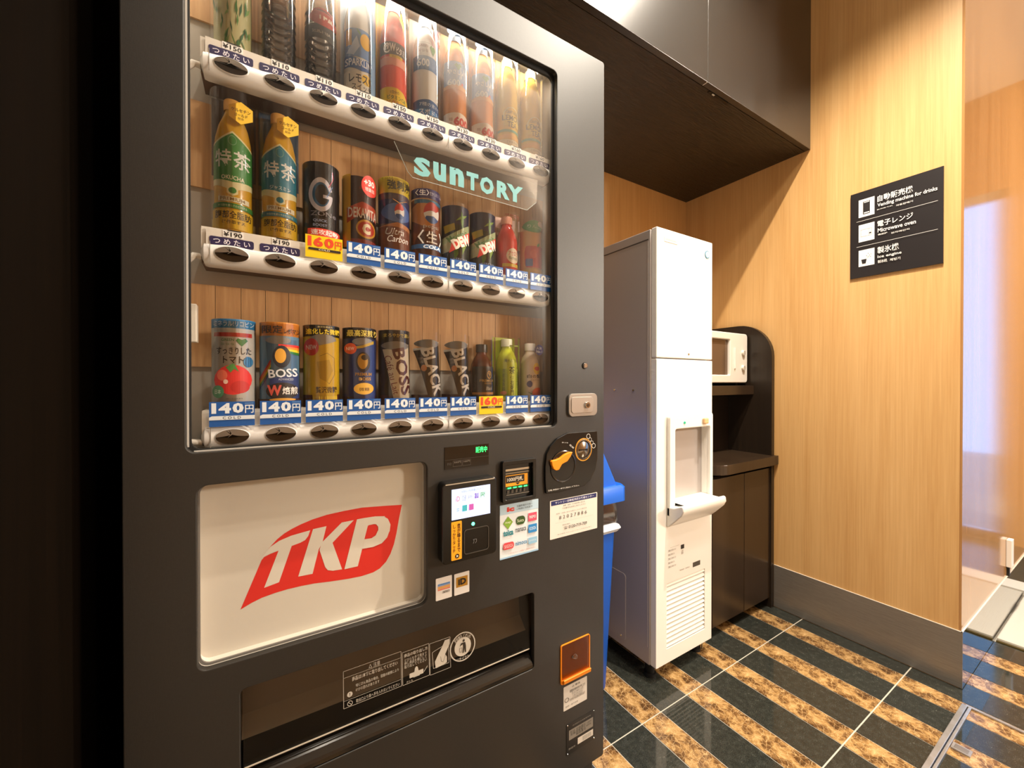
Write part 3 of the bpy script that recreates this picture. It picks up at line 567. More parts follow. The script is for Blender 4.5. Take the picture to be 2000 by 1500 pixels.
sticker('service_label', (0.557,0.7543), (0.7039,0.6646), '#e6e0d6', [('R', '#1e2560', .02, .87, .98, .985, .005), ('t', '#dfe0ee', 'サントリー自動販売機お客様センター', .1, .895, .92, .96, .01), ('t', '#5b5550', '故障・返金・その他お問い合せは', .26, .8, .72, .84), ('t', '#5b5550', '下記番号をお申し付けください', .24, .73, .74, .77), ('t', '#8a847c', '故障・お問い合せの際はこちらの番号を', .12, .62, .76, .655),
 ('t', '#59534e', '8 2 0 2 7 8 8 6', .18, .48, .76, .57), ('l', '#bab3a8', [(.1, .4), (.9, .4)], .0004), ('t', '#6b655f', '通話料無料', .24, .3, .4, .33), ('t', '#3b3733', '☎', .27, .19, .35, .27), ('t', '#3b3733', '0120-719-709', .37, .19, .76, .27, .01), ('t', '#8a847c', '受付時間 平日 9:00-17:00 土日祝日を除く', .14, .08, .86, .11)])
sticker('pay_sticker', (0.28,0.6458), (0.3137,0.6023), '#ddd8d2', [('r', '#5a86bd', .12, .66, .88, .73), ('r', '#d9a05a', .12, .5, .88, .62), ('r', '#d9705a', .12, .44, .88, .49), ('r', '#8aa1c9', .12, .62, .88, .66), ('t', '#4a4642', 'nanaco', .42, .28, .85, .38, .01)])
sticker('pay_sticker', (0.3187,0.645), (0.3519,0.602), '#dedad4', [('r', '#a87a1e', .12, .35, .88, .82), ('t', '#1d140c', 'iD', .25, .44, .78, .74, .05)])
sticker('caution_sticker', (0.5973,0.3061), (0.6705,0.2488), '#cfc9bf', [('t', '#3d3935', '△ 警告', .35, .84, .7, .93), ('t', '#55504a', '自動販売機本体を押したり\n引いたりゆすったり\nしないでください\nけがをする恐れがあります', .26, .3, .92, .78), ('o', '#3d3935', .13, .42, .09, .09, .2), ('t', '#6b655f', '転倒・落下注意', .08, .12, .6, .18)])
npl = sticker('rating_plate', (0.6059,0.2133), (0.6961,0.1392), '#0d0c0b', [('t', '#8a847a', '清涼飲料水自動販売機', .2, .86, .85, .9), ('r', '#7d776d', .08, .46, .93, .78), ('t', '#2b2825', '形式 定格電圧 100V\n定格消費電力 60Hz\n製造番号', .12, .5, .88, .74), ('r', '#c9c3b8', .38, .17, .93, .38), ('t', '#2b2825', '||||||||||||', .55, .2, .85, .34), ('t', '#8a847a', '製造年', .06, .16, .3, .22)], th=.001)
for x, z in ((.1115, 0), ):
    pass
a_, c_ = (0.6059,0.2133), (0.6961,0.1392); b = MB()
for x in (a_[0] + .003, c_[0] - .003):
    for z in (a_[1] - .003, c_[1] + .003): b.cyl((x, VY - .002, z), (x, VY - .001, z), .0014, .0018, CHROME, 10)
VB(b, 'rivet', npl)
# coin return cup
a_, c_ = (0.5872,0.4093), (0.6788,0.3153); W = c_[0] - a_[0]
OR = M('#e8860f', .3, name='orange_plastic')
b = MB(); plate(b, [rr(a_[0], c_[1], c_[0], a_[1], .006), rr(a_[0] + .003, c_[1] + .010, c_[0] - .003, a_[1] - .002, .003)], VY - .003, VY + .001, OR, .0008)
b.prism([(VY + .0, c_[1] + .002), (VY - .010, c_[1] + .006), (VY - .011, c_[1] + .014), (VY - .009, c_[1] + .015), (VY, c_[1] + .008)], 'X', a_[0] + .004, c_[0] - .004, OR)
b.box(a_[0] + .003, VY - .0006, c_[1] + .008, c_[0] - .003, VY - .0002, a_[1] - .002, M('#c06a10', .25)); cr = VB(b, 'coin_return_cup')
b = MB(); b.add([(a_[0] + .004, VY - .0025, c_[1] + .013), (c_[0] - .004, VY - .0025, c_[1] + .013), (c_[0] - .004, VY - .002, a_[1] - .003), (a_[0] + .004, VY - .002, a_[1] - .003)], [(0, 1, 2, 3)], SMOKE)
e = ((a_[0] + c_[0]) / 2 - .003, (a_[1] + c_[1]) / 2 + .008); decals(b, [('o', '#9c8f7e', e[0], e[1], .0055, .0055, .12), ('o', '#9c8f7e', e[0] + .004, e[1] - .003, .0045, .0045, .14), ('e', '#3a2712', e[0] - .007, e[1] + .001, .003, .0035)], vfn(VY - .0026)); VB(b, 'cup_flap', cr)
for o, p in _vp:
    pass

# ------------------------------------------------------------- drinks on display
R = .0305; CY = .8128
SHELF = {1: 1.5595, 2: 1.2720, 3: .9850}
GROUPS = {1: 'drinks on the top display shelf', 2: 'drinks on the middle display shelf', 3: 'drinks on the bottom display shelf'}
def interp(prof, z):
    for (r0, z0), (r1, z1) in zip(prof, prof[1:]):
        if z0 <= z <= z1 and z1 > z0: return r0 + (r1 - r0) * (z - z0) / (z1 - z0)
    return prof[-1][0] if z > prof[-1][1] else prof[0][0]
PET = [(.3, 0), (.86, 0), (.95, .015), (.95, .04), (.93, .05), (.95, .06), (.95, .60), (.9, .68), (.76, .77), (.52, .85), (.42, .885), (.42, .905)]
PETS = [(.3, 0), (.84, 0), (.92, .02), (.92, .56), (.86, .64), (.66, .74), (.46, .8), (.42, .84), (.42, .87)]
RIB = [(.3, 0), (.8, 0), (.9, .02)] + [(r_, .03 + .06 * i + d) for i in range(9) for r_, d in ((.95, 0), (.95, .035), (.82, .044), (.82, .05))] + [(.95, .58), (.9, .66), (.72, .76), (.44, .88), (.42, .9)]
CAN = [(.3, 0), (.78, 0), (.9, .03), (.93, .06), (.93, .92), (.86, .97), (.8, .985), (.8, 1)]
def drink(row, k, name, label, cat, card, kind=None, body=None, bprint=(), cap=None, h=None, sleeve_h=None, shp=None, sleeve=True):
    cx = BX(k); z0 = SHELF[row]; H = h or {1: .2255, 2: .147, 3: .146}[row]
    t = thing(name, label, cat, GROUPS[row], (cx, CY, z0))
    SH = sleeve_h or H
    if sleeve:
        b = MB(); b.lathe(0, 0, [(R + .0012, 0), (R + .0012, SH)], SLEEVE, 22, PI, 2 * PI)
        b.build('clear_sleeve', t, True)
    if card:
        b = MB(); cyl_fn = lambda u, v, w_: ((R + w_) * u / R, -(R + w_) * math.sqrt(max(0, 1 - (u / R) ** 2)), v)
        bg = [s for s in card if s[0] == 'bg']; rest = [s for s in card if s[0] != 'bg']
        for s in bg:
            if kind:
                z_a, z_b = (s[2], s[3]) if len(s) > 2 else (0, 1)
                b.box(-R, .0135, z_a * H, R, .0142, z_b * H, M(s[1], .4)); continue
            z_a, z_b = (s[2], s[3]) if len(s) > 2 else (0, 1)
            b.lathe(0, 0, [(R, z_a * H), (R, z_b * H)], M(s[1], .4), 22, PI, 2 * PI)
        decals(b, rest, cyl_fn, R, H, .1); b.build('printed_card', t)
    if kind:
        prof = [(a * (R - .0028), c * H) for a, c in {'pet': PET, 'pets': PETS, 'rib': RIB, 'can': CAN}[kind]]
        b = MB(); b.lathe(0, 0, prof, body if not isinstance(body, str) else M(body, .18, coat=.3), 28)
        b.build('bottle_body' if kind != 'can' else 'can_body', t, True)
        if bprint:
            b = MB()
            def fn(u, v, w_):
                r_ = interp(prof[1:], v) + w_ + .0002; uu = u / R
                return (r_ * uu, -r_ * math.sqrt(max(0, 1 - uu * uu)), v)
            decals(b, bprint, fn, R, H, .1, dw=.00009, vstrip=.03); b.build('printed_label', t)
        if cap:
            zc_ = prof[-1][1]; b = MB(); b.lathe(0, 0, [(.0132, zc_ - .003), (.0134, zc_ + .012), (.0128, zc_ + .0145), (.0005, zc_ + .0147)], M(cap, .35), 24); b.build('cap', t, True)
    return t
tx = lambda c, s, *a: ('t', c, s, *a)
def leaf(c, x, y, dx, dy, w_=.12): return ('p', c, [(x, y), (x + dx * .5 - w_ * .5, y + dy * .55), (x + dx, y + dy), (x + dx * .5 + w_ * .5, y + dy * .45)])
# top shelf
lv1 = []
rnd = random.Random(3)
for i in range(26):
    x = -.85 + 1.7 * rnd.random(); y = .03 + .28 * rnd.random(); lv1.append(leaf(['#3f7a3c', '#5c8f4a', '#86ad63', '#2f6a3f'][i % 4], x, y, (rnd.random() - .5) * .6, .05 + .07 * rnd.random(), .1))
drink(1, 0, 'green_tea_bottle', 'pale green tea bottle with a bamboo leaf pattern, first on the top shelf', 'bottle', [('bg', '#cfcdae', 0, .01)], 'pet', '#c9c594', lv1, '#3f7a3c')
drink(1, 1, 'ribbed_bottle', 'clear ribbed bottle beside the leaf patterned tea bottle', 'bottle', None, 'rib', PETC, [('r', '#5a4a40', -1, .62, 1, .8), tx('#c9b8a4', 'COFFEE', -.6, .68, .6, .75)], '#2a2420')
drink(1, 2, 'ribbed_bottle', 'clear ribbed bottle with a dark and red label beside the sparkling lemon bottle', 'bottle', None, 'rib', PETC, [('r', '#3e3a30', -1, .36, 1, .47), tx('#c9b8a4', 'SELECT TEA', -.6, .40, .5, .43), ('e', '#b8452f', .1, .53, .9, .07), tx('#e8dccb', 'TEA', -.3, .49, .7, .57, .03)], '#2a2420')
drink(1, 3, 'sparkling_lemon_bottle', 'white and blue sparkling lemon soda bottle on the top shelf', 'bottle', [('bg', '#c9d2da', .02, 1), ('r', '#8fb0cc', .55, .02, 1, 1)], 'pet', '#ddd9cf', [('r', '#6f8fbd', -1, .33, 1, .56), ('p', '#b8c6da', [(-.9, .36), (-.3, .5), (-.1, .42), (-.5, .34)]), ('p', '#3e66a8', [(-1, .25), (0, .22), (1, .25), (1, .34), (0, .31), (-1, .34)]), ('p', '#d9a028', [(-.9, .42), (-.6, .42), (-.6, .55), (-.9, .55)]), ('e', '#e9b62c', .3, .47, .38, .065), leaf('#5f9a48', 0, .5, -.3, .06, .2),
  tx('#e9ecf2', 'SPARKLING', -.95, .255, .95, .315, .02, 0), ('r', '#e3dccd', -1, .03, 1, .21), ('e', '#efc54a', .35, .16, .35, .045), tx('#2a2a35', 'レモス!', -.75, .12, .55, .19, .02), tx('#2a2a35', 'スイッチ', -.6, .06, .7, .11, .01)], '#c8d4dd', h=.228)
drink(1, 4, 'vitamin_drink_bottle', 'red and yellow vitamin drink bottle on the top shelf', 'bottle', [('bg', '#e8b93a', 0, 1), ('e', '#4c3a2c', .62, .82, .33, .075), tx('#e8dccb', 'NEW', .4, .79, .85, .85)], 'pet', '#e2553a', [('r', '#efa98f', -1, .38, 1, .45), ('r', '#5a4a3c', -1, .47, 1, .58), tx('#f4ece0', '@W', -.85, .48, -.1, .57, .04), tx('#f4ece0', 'ビタミン', -.05, .485, .85, .545, .02), ('r', '#e8c53a', -.5, .445, .4, .47), tx('#8b3a20', 'V-ONE', -.35, .449, .25, .467), ('p', '#ecc928', [(-1, .02), (1, .02), (1, .1), (.5, .17), (0, .19), (-1, .19)]), tx('#3c3020', '1日分の', -.45, .135, .15, .165, .01), tx('#37702c', 'ビタミンC&', -.65, .09, .65, .125, .02), tx('#c4502c', 'ビタミンB', -.65, .045, .65, .08, .02)], '#efe4cf', h=.228)
drink(1, 5, 'sports_drink_bottle', 'white sports drink bottle with a blue 600 band on the top shelf', 'bottle', [('bg', '#cbc6c0', 0, 1), ('e', '#d4563c', .6, .78, .4, .07), tx('#f4ece4', '600', .35, .755, .85, .80, .02)], 'pet', '#e3dfd8', [('r', '#3b6ea6', -1, .46, 1, .585), tx('#eef2f5', '600', -.85, .49, .0, .56, .02), ('l', '#6a6258', [(-1, .71), (1, .71)], .0006), tx('#8a5a48', 'GREEN', -.8, .665, -.1, .695, .01), tx('#8a5a48', 'DA・KA・RA', -.8, .615, -.1, .645), ('p', '#5f9a3e', [(.3, .6), (.05, .67), (.18, .70), (.3, .68), (.42, .70), (.55, .67)]), ('p', '#2f5d96', [(-1, .035), (1, .035), (1, .185), (0, .2), (-1, .185)]), ('r', '#3f87c4', -1, .035, 1, .11), tx('#dfe6ee', '7種の素材', -.7, .135, .8, .17), tx('#eef2f5', 'スポドリ', -.75, .06, .8, .115, .02)], '#e9e6e0', h=.228)
def rooibos(k, lab):
    drink(1, k, 'barley_tea_bottle', lab, 'bottle', [('bg', '#efc08a', 0, 1), ('e', '#8fb4dc', -.2, .93, .6, .06), ('r', '#9fc3e6', .4, .62, 1, .82)], 'pet', '#dd8a2c', [('r', '#8fa5cf', -1, .42, 1, .66), ('p', '#e6a14a', [(-1, .4), (1, .4), (1, .43), (0, .45), (-1, .43)]), ('p', '#6fa05a', [(-.1, .575), (-.4, .62), (-.25, .645), (-.1, .63), (.05, .645), (.2, .62)]), tx('#f2ede4', 'やさしい', -.85, .535, .4, .58, .03), tx('#f2ede4', 'ルイボス', .0, .49, .9, .62, .02, 0), tx('#eef2f5', '600', -.85, .43, .05, .49, .03), ('e', '#e0603a', .25, .455, .1, .012), ('p', '#efe2d2', [(-1, .02), (1, .02), (1, .17), (0, .185), (-1, .17)]), tx('#d2402e', '600', -.45, .06, .85, .145, .05), tx('#b07a60', '増量\nml', -.75, .07, -.52, .13)], '#cdd9e6', h=.228)
rooibos(6, 'orange tea bottle marked 600, left of the matching pair on the top shelf'); rooibos(7, 'orange tea bottle marked 600, right of the matching pair on the top shelf')
def lemontea(k, lab):
    drink(1, k, 'lemon_tea_bottle', lab, 'bottle', [('bg', '#ecd68a', 0, 1)], 'pet', '#e9bf2c', [('o', '#f2e6a8', 0, .36, .75, .085, .12), tx('#6a5a1e', 'CRAFT BOSS', -.55, .375, .55, .405), ('r', '#edd04e', -.7, .255, .8, .345), tx('#5f4f18', 'LEMON', -.8, .305, .85, .36, .01), tx('#5f4f18', 'TEA', -.45, .24, .45, .295, .01), ('r', '#6fb29a', -1, .19, 1, .215), ('p', '#f0b43a', [(-1, .12), (1, .12), (1, .16), (0, .175), (-1, .16)]), ('r', '#ead9b4', -1, .02, 1, .115), tx('#5a4a34', 'こだわりの', -.5, .078, .5, .1), tx('#5a4a34', 'レモンティー', -.7, .035, .75, .065)], '#efe3b8', h=.228)
lemontea(8, 'yellow lemon tea bottle beside the orange 600 bottles on the top shelf'); lemontea(9, 'yellow lemon tea bottle at the right end of the top shelf')
# middle shelf
def tokucha(k, name, lab, col, col2, extra):
    drink(2, k, name, lab, 'bottle', [('bg', '#43342a' if k == 0 else '#41566b', .44, 1), ('bg', '#d9c78a', 0, .12)], 'pet', '#d8a72e', [
      ('p', '#e9dfae', [(-1, .33), (0, .29), (1, .33), (1, .625), (0, .715), (-1, .625)]), ('p', col, [(-1, .37), (0, .35), (1, .37), (1, .61), (0, .7), (-1, .61)]), ('o', '#8fb89a', 0, .645, .22, .035, .1), tx('#efeee6', '特', -.85, .45, -.05, .575, .035), tx('#efeee6', '茶', .05, .45, .9, .575, .035), tx(col2, extra, -.55, .365, .6, .395, .02),
      ('p', '#e9dfae', [(0, .33), (-.28, .31), (-.28, .27), (0, .25), (.28, .27), (.28, .31)]), ('e', col, 0, .29, .2, .022), ('r', '#e9e2c4', -.7, .21, .8, .245), tx('#8a6a24', 'PREMIUM', -.6, .217, .6, .24, .01), ('r', col, -1, .165, 1, .2), tx('#dfe6c4', '体脂肪を減らすのを助ける', -.7, .172, .7, .19), ('r', '#dfb727', -1, .02, 1, .155), tx('#2b2410', '腹部全脂肪', -.85, .09, .9, .145, .02), tx('#2b2410', 'に作用する', -.5, .045, .6, .08, .01)], '#d8a24a', h=.228)
    t = C.objects.get(name) or [o for o in C.objects if o.name.startswith(name) and o.type == 'EMPTY'][-1]
    b = MB(); hx = .0165; cz = .2255 - .034; pts = [(hx - .0165 + x, cz + z) for x, z in ((0 + .012, .018), (-.004, .009), (-.004, -.009), (.012, -.018), (.028, -.009), (.028, .009))]
    b.prism([(x, z) for x, z in pts], 'Y', -.0312, -.0304, M('#f0c436')); decals(b, [tx('#5a3a10', 'ケルセチン', -.001, cz + .001, .025, cz + .0065, .01), tx('#5a3a10', 'ゴールド', .003, cz - .006, .021, cz - .001, .01), tx('#5a3a10', '配合', .008, cz - .011, .016, cz - .0075)], lambda u, v, w_: (u, -.0313 - w_, v)); b.build('hang_tag', t)
tokucha(0, 'green_label_tea_bottle', 'golden tea bottle with a green label, first on the middle shelf', '#3d8a3c', '#f0ecd0', 'OKUCHA')
tokucha(1, 'blue_label_tea_bottle', 'golden tea bottle with a teal blue label on the middle shelf', '#2d7f95', '#e4eef0', 'ジャスミン')
drink(2, 2, 'black_energy_drink_can', 'black energy drink can with a glowing ring mark above the yellow 160 tag', 'can', [('bg', '#131219', 0, .985), ('e', '#2a6fa0', -.12, .60, .56, .185), ('e', '#131219', -.05, .6, .36, .12), ('o', '#e6e4ee', -.1, .6, .62, .2, .28), ('p', '#131219', [(.25, .64), (1, .7), (1, .6), (.2, .58)]), ('r', '#e6e4ee', .0, .56, .5, .6), ('l', '#e0557a', [(.3, .7), (.55, .82), (.5, .9)], .0012), ('l', '#5b93d6', [(.2, .58), (.5, .72)], .001), tx('#9a98a2', 'ZONe', -.62, .345, .7, .4, .01), tx('#8a92a8', 'QUICK', -.5, .27, .2, .305), tx('#8a92a8', 'BOOST', -.5, .22, .2, .25), ('r', '#d8422f', -.75, .09, .95, .195), tx('#f4e4dc', '速攻起動', -.6, .12, .8, .185, .02)], h=.15)
drink(2, 3, 'red_vitamin_can', 'dark red vitamin soda can with a round red 30 badge', 'can', [('bg', '#3a1712', 0, .96), ('r', '#e6b32c', -1, .06, -.62, .98), ('p', '#6a2018', [(-.2, .8), (.2, .98), (.8, .98), (.8, .75)]), ('p', '#c24a20', [(-.8, .36), (.1, .5), (1, .42), (1, .6), (0, .64), (-.8, .55)]), tx('#efe6d8', 'DEKAVITA', -.75, .43, .95, .56, .02), ('e', '#d8a230', .25, .3, .6, .12), ('e', '#c23a20', .25, .3, .5, .095), tx('#f2e6c8', 'C', .0, .23, .5, .37, .08), ('r', '#8a2a18', -.6, .06, 1, .16), ('e', '#d8392c', .45, .86, .5, .135), tx('#f6ece6', '+30', .1, .86, .75, .94, .03), tx('#f6ece6', '増量缶', .15, .79, .75, .84)], h=.146)
def globe(x, y, rx, ry):
    n = 16; top = [(x + rx * math.cos(PI * i / n), y + ry * math.sin(PI * i / n)) for i in range(n + 1)]
    wv = [(x - rx + 2 * rx * i / 8, y + ry * (.18 * math.sin(i / 8 * PI * 1.2) + .22 * (i / 8 - .4))) for i in range(9)]
    bot = [(x + rx * math.cos(-PI * i / n), y + ry * math.sin(-PI * i / n)) for i in range(n + 1)]
    return [('e', '#eae6e2', x, y, rx, ry), ('p', '#cf3a2e', top[2:] + [(a, b) for a, b in wv[:7]]), ('p', '#2459a0', [(a, b) for a, b in bot[3:14]] + [(x - rx * .7, y - ry * .35), (x + .2 * rx, y - ry * .3)])]
drink(2, 4, 'blue_cola_can', 'cola can under a yellow card with three bold black characters', 'can', [('bg', '#5a4a58', .0, .8), ('r', '#20306a', -1, .42, 1, .72), ('e', '#5b7cba', 0, .56, .9, .12)] + globe(.12, .58, .32, .1) + [('p', '#8a5038', [(-1, .06), (1, .06), (1, .36), (.2, .42), (-1, .38)]), ('p', '#c98a5a', [(-1, .38), (0, .44), (1, .4), (1, .35), (0, .38)]), tx('#d9cfc4', 'Ultra', -.7, .28, .4, .36, 0, 0, .3), tx('#d9cfc4', 'Carbon', -.6, .19, .7, .27, 0, 0, .3), ('l', '#c4873a', [(-.3, .72), (.1, .68), (.6, .73)], .001), ('bg', '#ddc53a', .8, 1), tx('#2a2208', '強刺激', -.6, .84, .95, .96, .045), tx('#4a3e10', 'ぐっとくる', -.85, .965, -.3, .99)], h=.156)
drink(2, 5, 'orange_cola_can', 'cola can with an orange splash under a purple card', 'can', [('bg', '#8a4a2a', 0, .85), ('e', '#d9924a', -.3, .66, .8, .17), ('r', '#3f7ba0', -.9, .80, .95, .85), ('e', '#5a2a1c', 0, .25, .9, .18)] + globe(.12, .68, .55, .145) + [tx('#e4dcd2', 'pepsi', -.45, .455, .6, .515), tx('#f0ebe4', '生', -.25, .27, .5, .43, .05), tx('#f0ebe4', '〈', -.75, .25, -.4, .44, .02), tx('#f0ebe4', '〉', .65, .25, .95, .44, .02), ('r', '#2a5a8a', -1, .185, 1, .245), tx('#e4ecf2', 'COLA', -.45, .19, .75, .24, .03, 0, .2), ('bg', '#4a3f78', .87, 1), tx('#f0ecf4', '〈生〉', -.85, .9, -.1, .98, .02), tx('#dcd6ea', 'だからおいしい', -.05, .91, .85, .96)], h=.15)
def dew(k, lab):
    drink(2, k, 'green_soda_can', lab, 'can', [('bg', '#1b2f2a', 0, .955), ('r', '#2c2a4a', -1, .66, 1, .955), leaf('#8fb43a', -.3, .72, .9, .12, .35), leaf('#6f9c3c', .1, .88, .1, -.3, .25), ('p', '#b8a42a', [(-.9, .52), (-.35, .58), (-.4, .68), (-.95, .64)]), leaf('#93b83c', .15, .2, .3, .3, .3), leaf('#5a8a35', -.4, .1, .2, .25, .3), ('p', '#cfc9a4', [(-1, .22), (-.7, .24), (.95, .60), (.95, .66), (.2, .56), (-1, .36)]), ('p', '#b8c49a', [(-1, .35), (1, .62), (1, .73), (-1, .45)]), tx('#4a6a3c', 'Mountain', -.85, .44, .6, .54, .02, 28), ('p', '#cf3f33', [(-.7, .22), (.95, .46), (.95, .62), (-.55, .38)]), tx('#efe6d4', 'DEW', -.55, .33, .85, .49, .06, 26), tx('#7f86a0', 'citrus', -.5, .12, .55, .15)], h=.137)
dew(6, 'dark green citrus soda can beside the purple carded cola can'); dew(7, 'dark green citrus soda can beside the red fruit drink bottle')
drink(2, 8, 'red_fruit_bottle', 'small red fruit drink bottle with a white round label', 'bottle', [('bg', '#e9c7b8', .83, 1), tx('#c8503c', 'アセロラ', -.6, .9, .6, .96, .02)], 'pets', '#d63a2c', [('e', '#efe3c8', .15, .33, .68, .12), tx('#c83a2c', 'アセロラ', -.35, .33, .65, .4, .02), tx('#4a6a3a', 'Refresh', -.3, .27, .6, .32), ('r', '#e6c52c', -.8, .155, .85, .205), tx('#3a5a20', 'ビタミンC', .1, .165, .75, .195)], '#e9a58c', h=.148)
drink(2, 9, 'peach_drink_can', 'peach coloured fruit drink can with a green top and red apple patch', 'can', [('bg', '#dba75e', 0, .8), ('e', '#58a04a', -.2, .87, .75, .1), tx('#dff0c8', 'りんご', -.7, .84, .3, .9), ('e', '#ede3dc', .45, .92, .4, .05), ('R', '#d23b2c', -.85, .2, .75, .55, .12), ('e', '#e0604a', -.3, .42, .25, .07), ('R', '#5a6cae', -.8, .22, -.35, .34, .04), ('r', '#e0b84e', -1, .08, 1, .17), leaf('#58a04a', 0, .53, .2, .08, .2)], h=.146)
# bottom shelf
drink(3, 0, 'tomato_juice_can', 'white tomato juice can with a big red tomato, first on the bottom shelf', 'can', [('bg', '#d3d0ca', 0, .86), ('bg', '#2f86bb', .9, 1), tx('#e8f0f4', 'ミネラル!リコピン', -.85, .92, .92, .98, .01), ('bg', '#cfcfcc', .86, .9), ('r', '#c8392c', -.82, .805, .82, .85), tx('#4a8a4a', 'GREEN', -.5, .755, .05, .785, .01), tx('#4a8a4a', 'DA・KA・RA', -.5, .71, .05, .735), ('p', '#3f8a3f', [(.38, .70), (.12, .765), (.22, .79), (.38, .775), (.54, .79), (.64, .765)]), tx('#2d2622', 'すっきりした', -.7, .61, .78, .69, .01), tx('#2d2622', 'トマト', -.42, .51, .45, .59, .02), ('e', '#3a7fb0', .65, .53, .2, .06), ('e', '#cf2c28', .0, .33, .8, .165), ('e', '#e06a50', -.45, .38, .22, .06), ('e', '#b8231f', .3, .25, .4, .07), ('p', '#4a7f3a', [(-.3, .47), (-.1, .41), (.05, .45), (.25, .42), (.1, .49), (.0, .51)]), ('e', '#f0c8b4', -.3, .31, .1, .025), ('e', '#4f8a63', -.62, .2, .25, .07), tx('#dfeade', '日本', -.75, .175, -.5, .225), tx('#6a645c', '果汁飲料', -.3, .115, .4, .13)])
rainbow = [('p', c_, [(-1, .2 + .028 * i), (-.45, .42 + .03 * i), (-.45, .45 + .03 * i), (-1, .228 + .028 * i)]) for i, c_ in enumerate(('#3f6fb0', '#3f9a4a', '#e6cf2c', '#e6862c', '#d2322c'))] + [('p', c_, [(-.1, .72 + .018 * i - .05), (.9, .62 + .03 * i), (.9, .65 + .03 * i), (-.1, .74 + .018 * i - .05)]) for i, c_ in enumerate(('#3f9a4a', '#e6cf2c', '#e6862c', '#d2322c'))]
drink(3, 1, 'rainbow_coffee_can', 'blue coffee can with rainbow arcs under an orange card', 'can', [('bg', '#7fb0cf', 0, .84), ('p', '#6a92b4', [(-.5, .1), (.95, .1), (.8, .8), (-.7, .8)]), ('e', '#aeb0b2', -.1, .79, .6, .045)] + rainbow + [('e', '#20242e', .05, .6, .42, .13), ('e', '#e0a23c', 0, .61, .26, .085), ('p', '#2a3a6a', [(-.4, .1), (.9, .1), (.85, .42), (-.5, .34)]), tx('#dfe2e6', 'BOSS', -.55, .36, .8, .46, .02, 4), tx('#c8ccd4', 'ADVANCED', -.1, .325, .6, .35), ('e', '#2b2422', .1, .2, .75, .1), tx('#d65a4a', 'W', -.6, .15, .05, .27, .04), tx('#efe6dc', '焙煎', .08, .16, .8, .25, .03), ('r', '#3a2318', -1, 0, 1, .11), ('e', '#d89a3a', .1, .1, .6, .02), ('bg', '#e2933a', .84, 1), tx('#2a211a', '限定', -.8, .865, .1, .96, .04), tx('#2a211a', 'レボマン', .15, .865, .92, .93, .02)])
drink(3, 2, 'yellow_coffee_can', 'yellow coffee can with a round red NEW badge under a black card', 'can', [('bg', '#d9b81e', .15, .86), ('bg', '#5a2a1c', 0, .15), ('e', '#a8a49c', .0, .82, .72, .07), ('p', '#e3bd22', [(-.55, .06), (.75, .06), (.9, .83), (.3, .78), (-.7, .72)]), ('l', '#9a7a14', [(-.2, .62), (.2, .66), (.6, .6), (.62, .4), (.3, .28), (.0, .36)], .0008), ('p', '#c9a416', [(-.35, .55), (.3, .58), (.5, .45), (.2, .3), (-.2, .35)]), tx('#5a4410', '贅沢微糖', -.4, .17, .75, .25, .02), ('e', '#d8352c', -.6, .73, .36, .105), tx('#f2dfd8', 'NEW', -.85, .7, -.35, .755, .02), ('r', '#f0cf3a', -.5, .07, .75, .13), ('bg', '#1c1812', .86, 1), tx('#e8c92c', '進化した微糖', -.85, .885, .9, .955, .035), tx('#c9b884', '贅沢を極めた', -.3, .965, .5, .985)])
drink(3, 3, 'navy_coffee_can', 'navy blue premium coffee can with a round gold crest', 'can', [('bg', '#2b3c78', .12, .86), ('bg', '#4a2630', 0, .12), ('e', '#a6a8ac', .05, .82, .62, .05), ('p', '#3a559a', [(-.45, .06), (.8, .06), (.75, .81), (-.6, .76)]), ('p', '#e0c04a', [(-.6, .72), (.0, .74), (.72, .80), (.72, .84), (.0, .775), (-.62, .75)]), ('e', '#1b2240', .05, .56, .42, .13), ('e', '#dcab3c', .02, .57, .3, .1), ('e', '#3a2a1c', .12, .62, .2, .035), tx('#d8ac58', 'PREMIUM', -.4, .385, .55, .425, .02), tx('#d8ac58', 'BOSS', -.2, .325, .5, .365, .03), ('e', '#d9a43c', .1, .22, .58, .075), tx('#4a2f18', '微糖', -.2, .19, .4, .235), ('e', '#c8502c', -.62, .73, .3, .07), tx('#f0e0d4', 'NEW', -.82, .71, -.45, .75), ('bg', '#221d24', .86, 1), tx('#d8bf54', '最高深煎り', -.8, .885, .9, .97, .035)])
drink(3, 4, 'cream_coffee_can', 'tilted cream coffee can with large dark red lettering under a black card', 'can', [('bg', '#1c1a1c', .13, 1), ('bg', '#4a2420', 0, .13), ('p', '#d9ccb4', [(-.25, .05), (.95, .05), (.75, .82), (.2, .76), (-.85, .74)]), ('e', '#8f8a84', -.08, .79, .84, .06), tx('#5c1f1e', 'BOSS', -1.2, .36, 1.85, .53, .03, -78), tx('#7a2f2a', 'Café au Lait', -1.6, .36, .9, .44, .0, -78), tx('#d8c05a', 'まろやかで濃い', -.8, .9, .85, .955, .02)])
def black(k, lab):
    drink(3, k, 'black_coffee_can', lab, 'can', [('bg', '#4a2620', 0, .13), ('p', '#2a211c', [(-.05, .02), (.92, .02), (.62, .84), (.2, .78), (-.95, .74)]), ('p', '#d0cbc2', [(-.95, .74), (.2, .78), (.62, .85), (.64, .88), (.1, .81), (-.95, .77)]), ('e', '#8d8983', -.15, .84, .78, .06), tx('#dcd6cc', 'BLACK', -1.4, .36, 1.85, .54, .03, -74), tx('#a89c8c', '無糖', -.75, .58, -.35, .64, 0, -74), ('e', '#c8823a', -.42, .5, .17, .045)])
black(5, 'tilted black coffee can beside the cream lettered coffee can'); black(6, 'tilted black coffee can beside the brown coffee bottle')
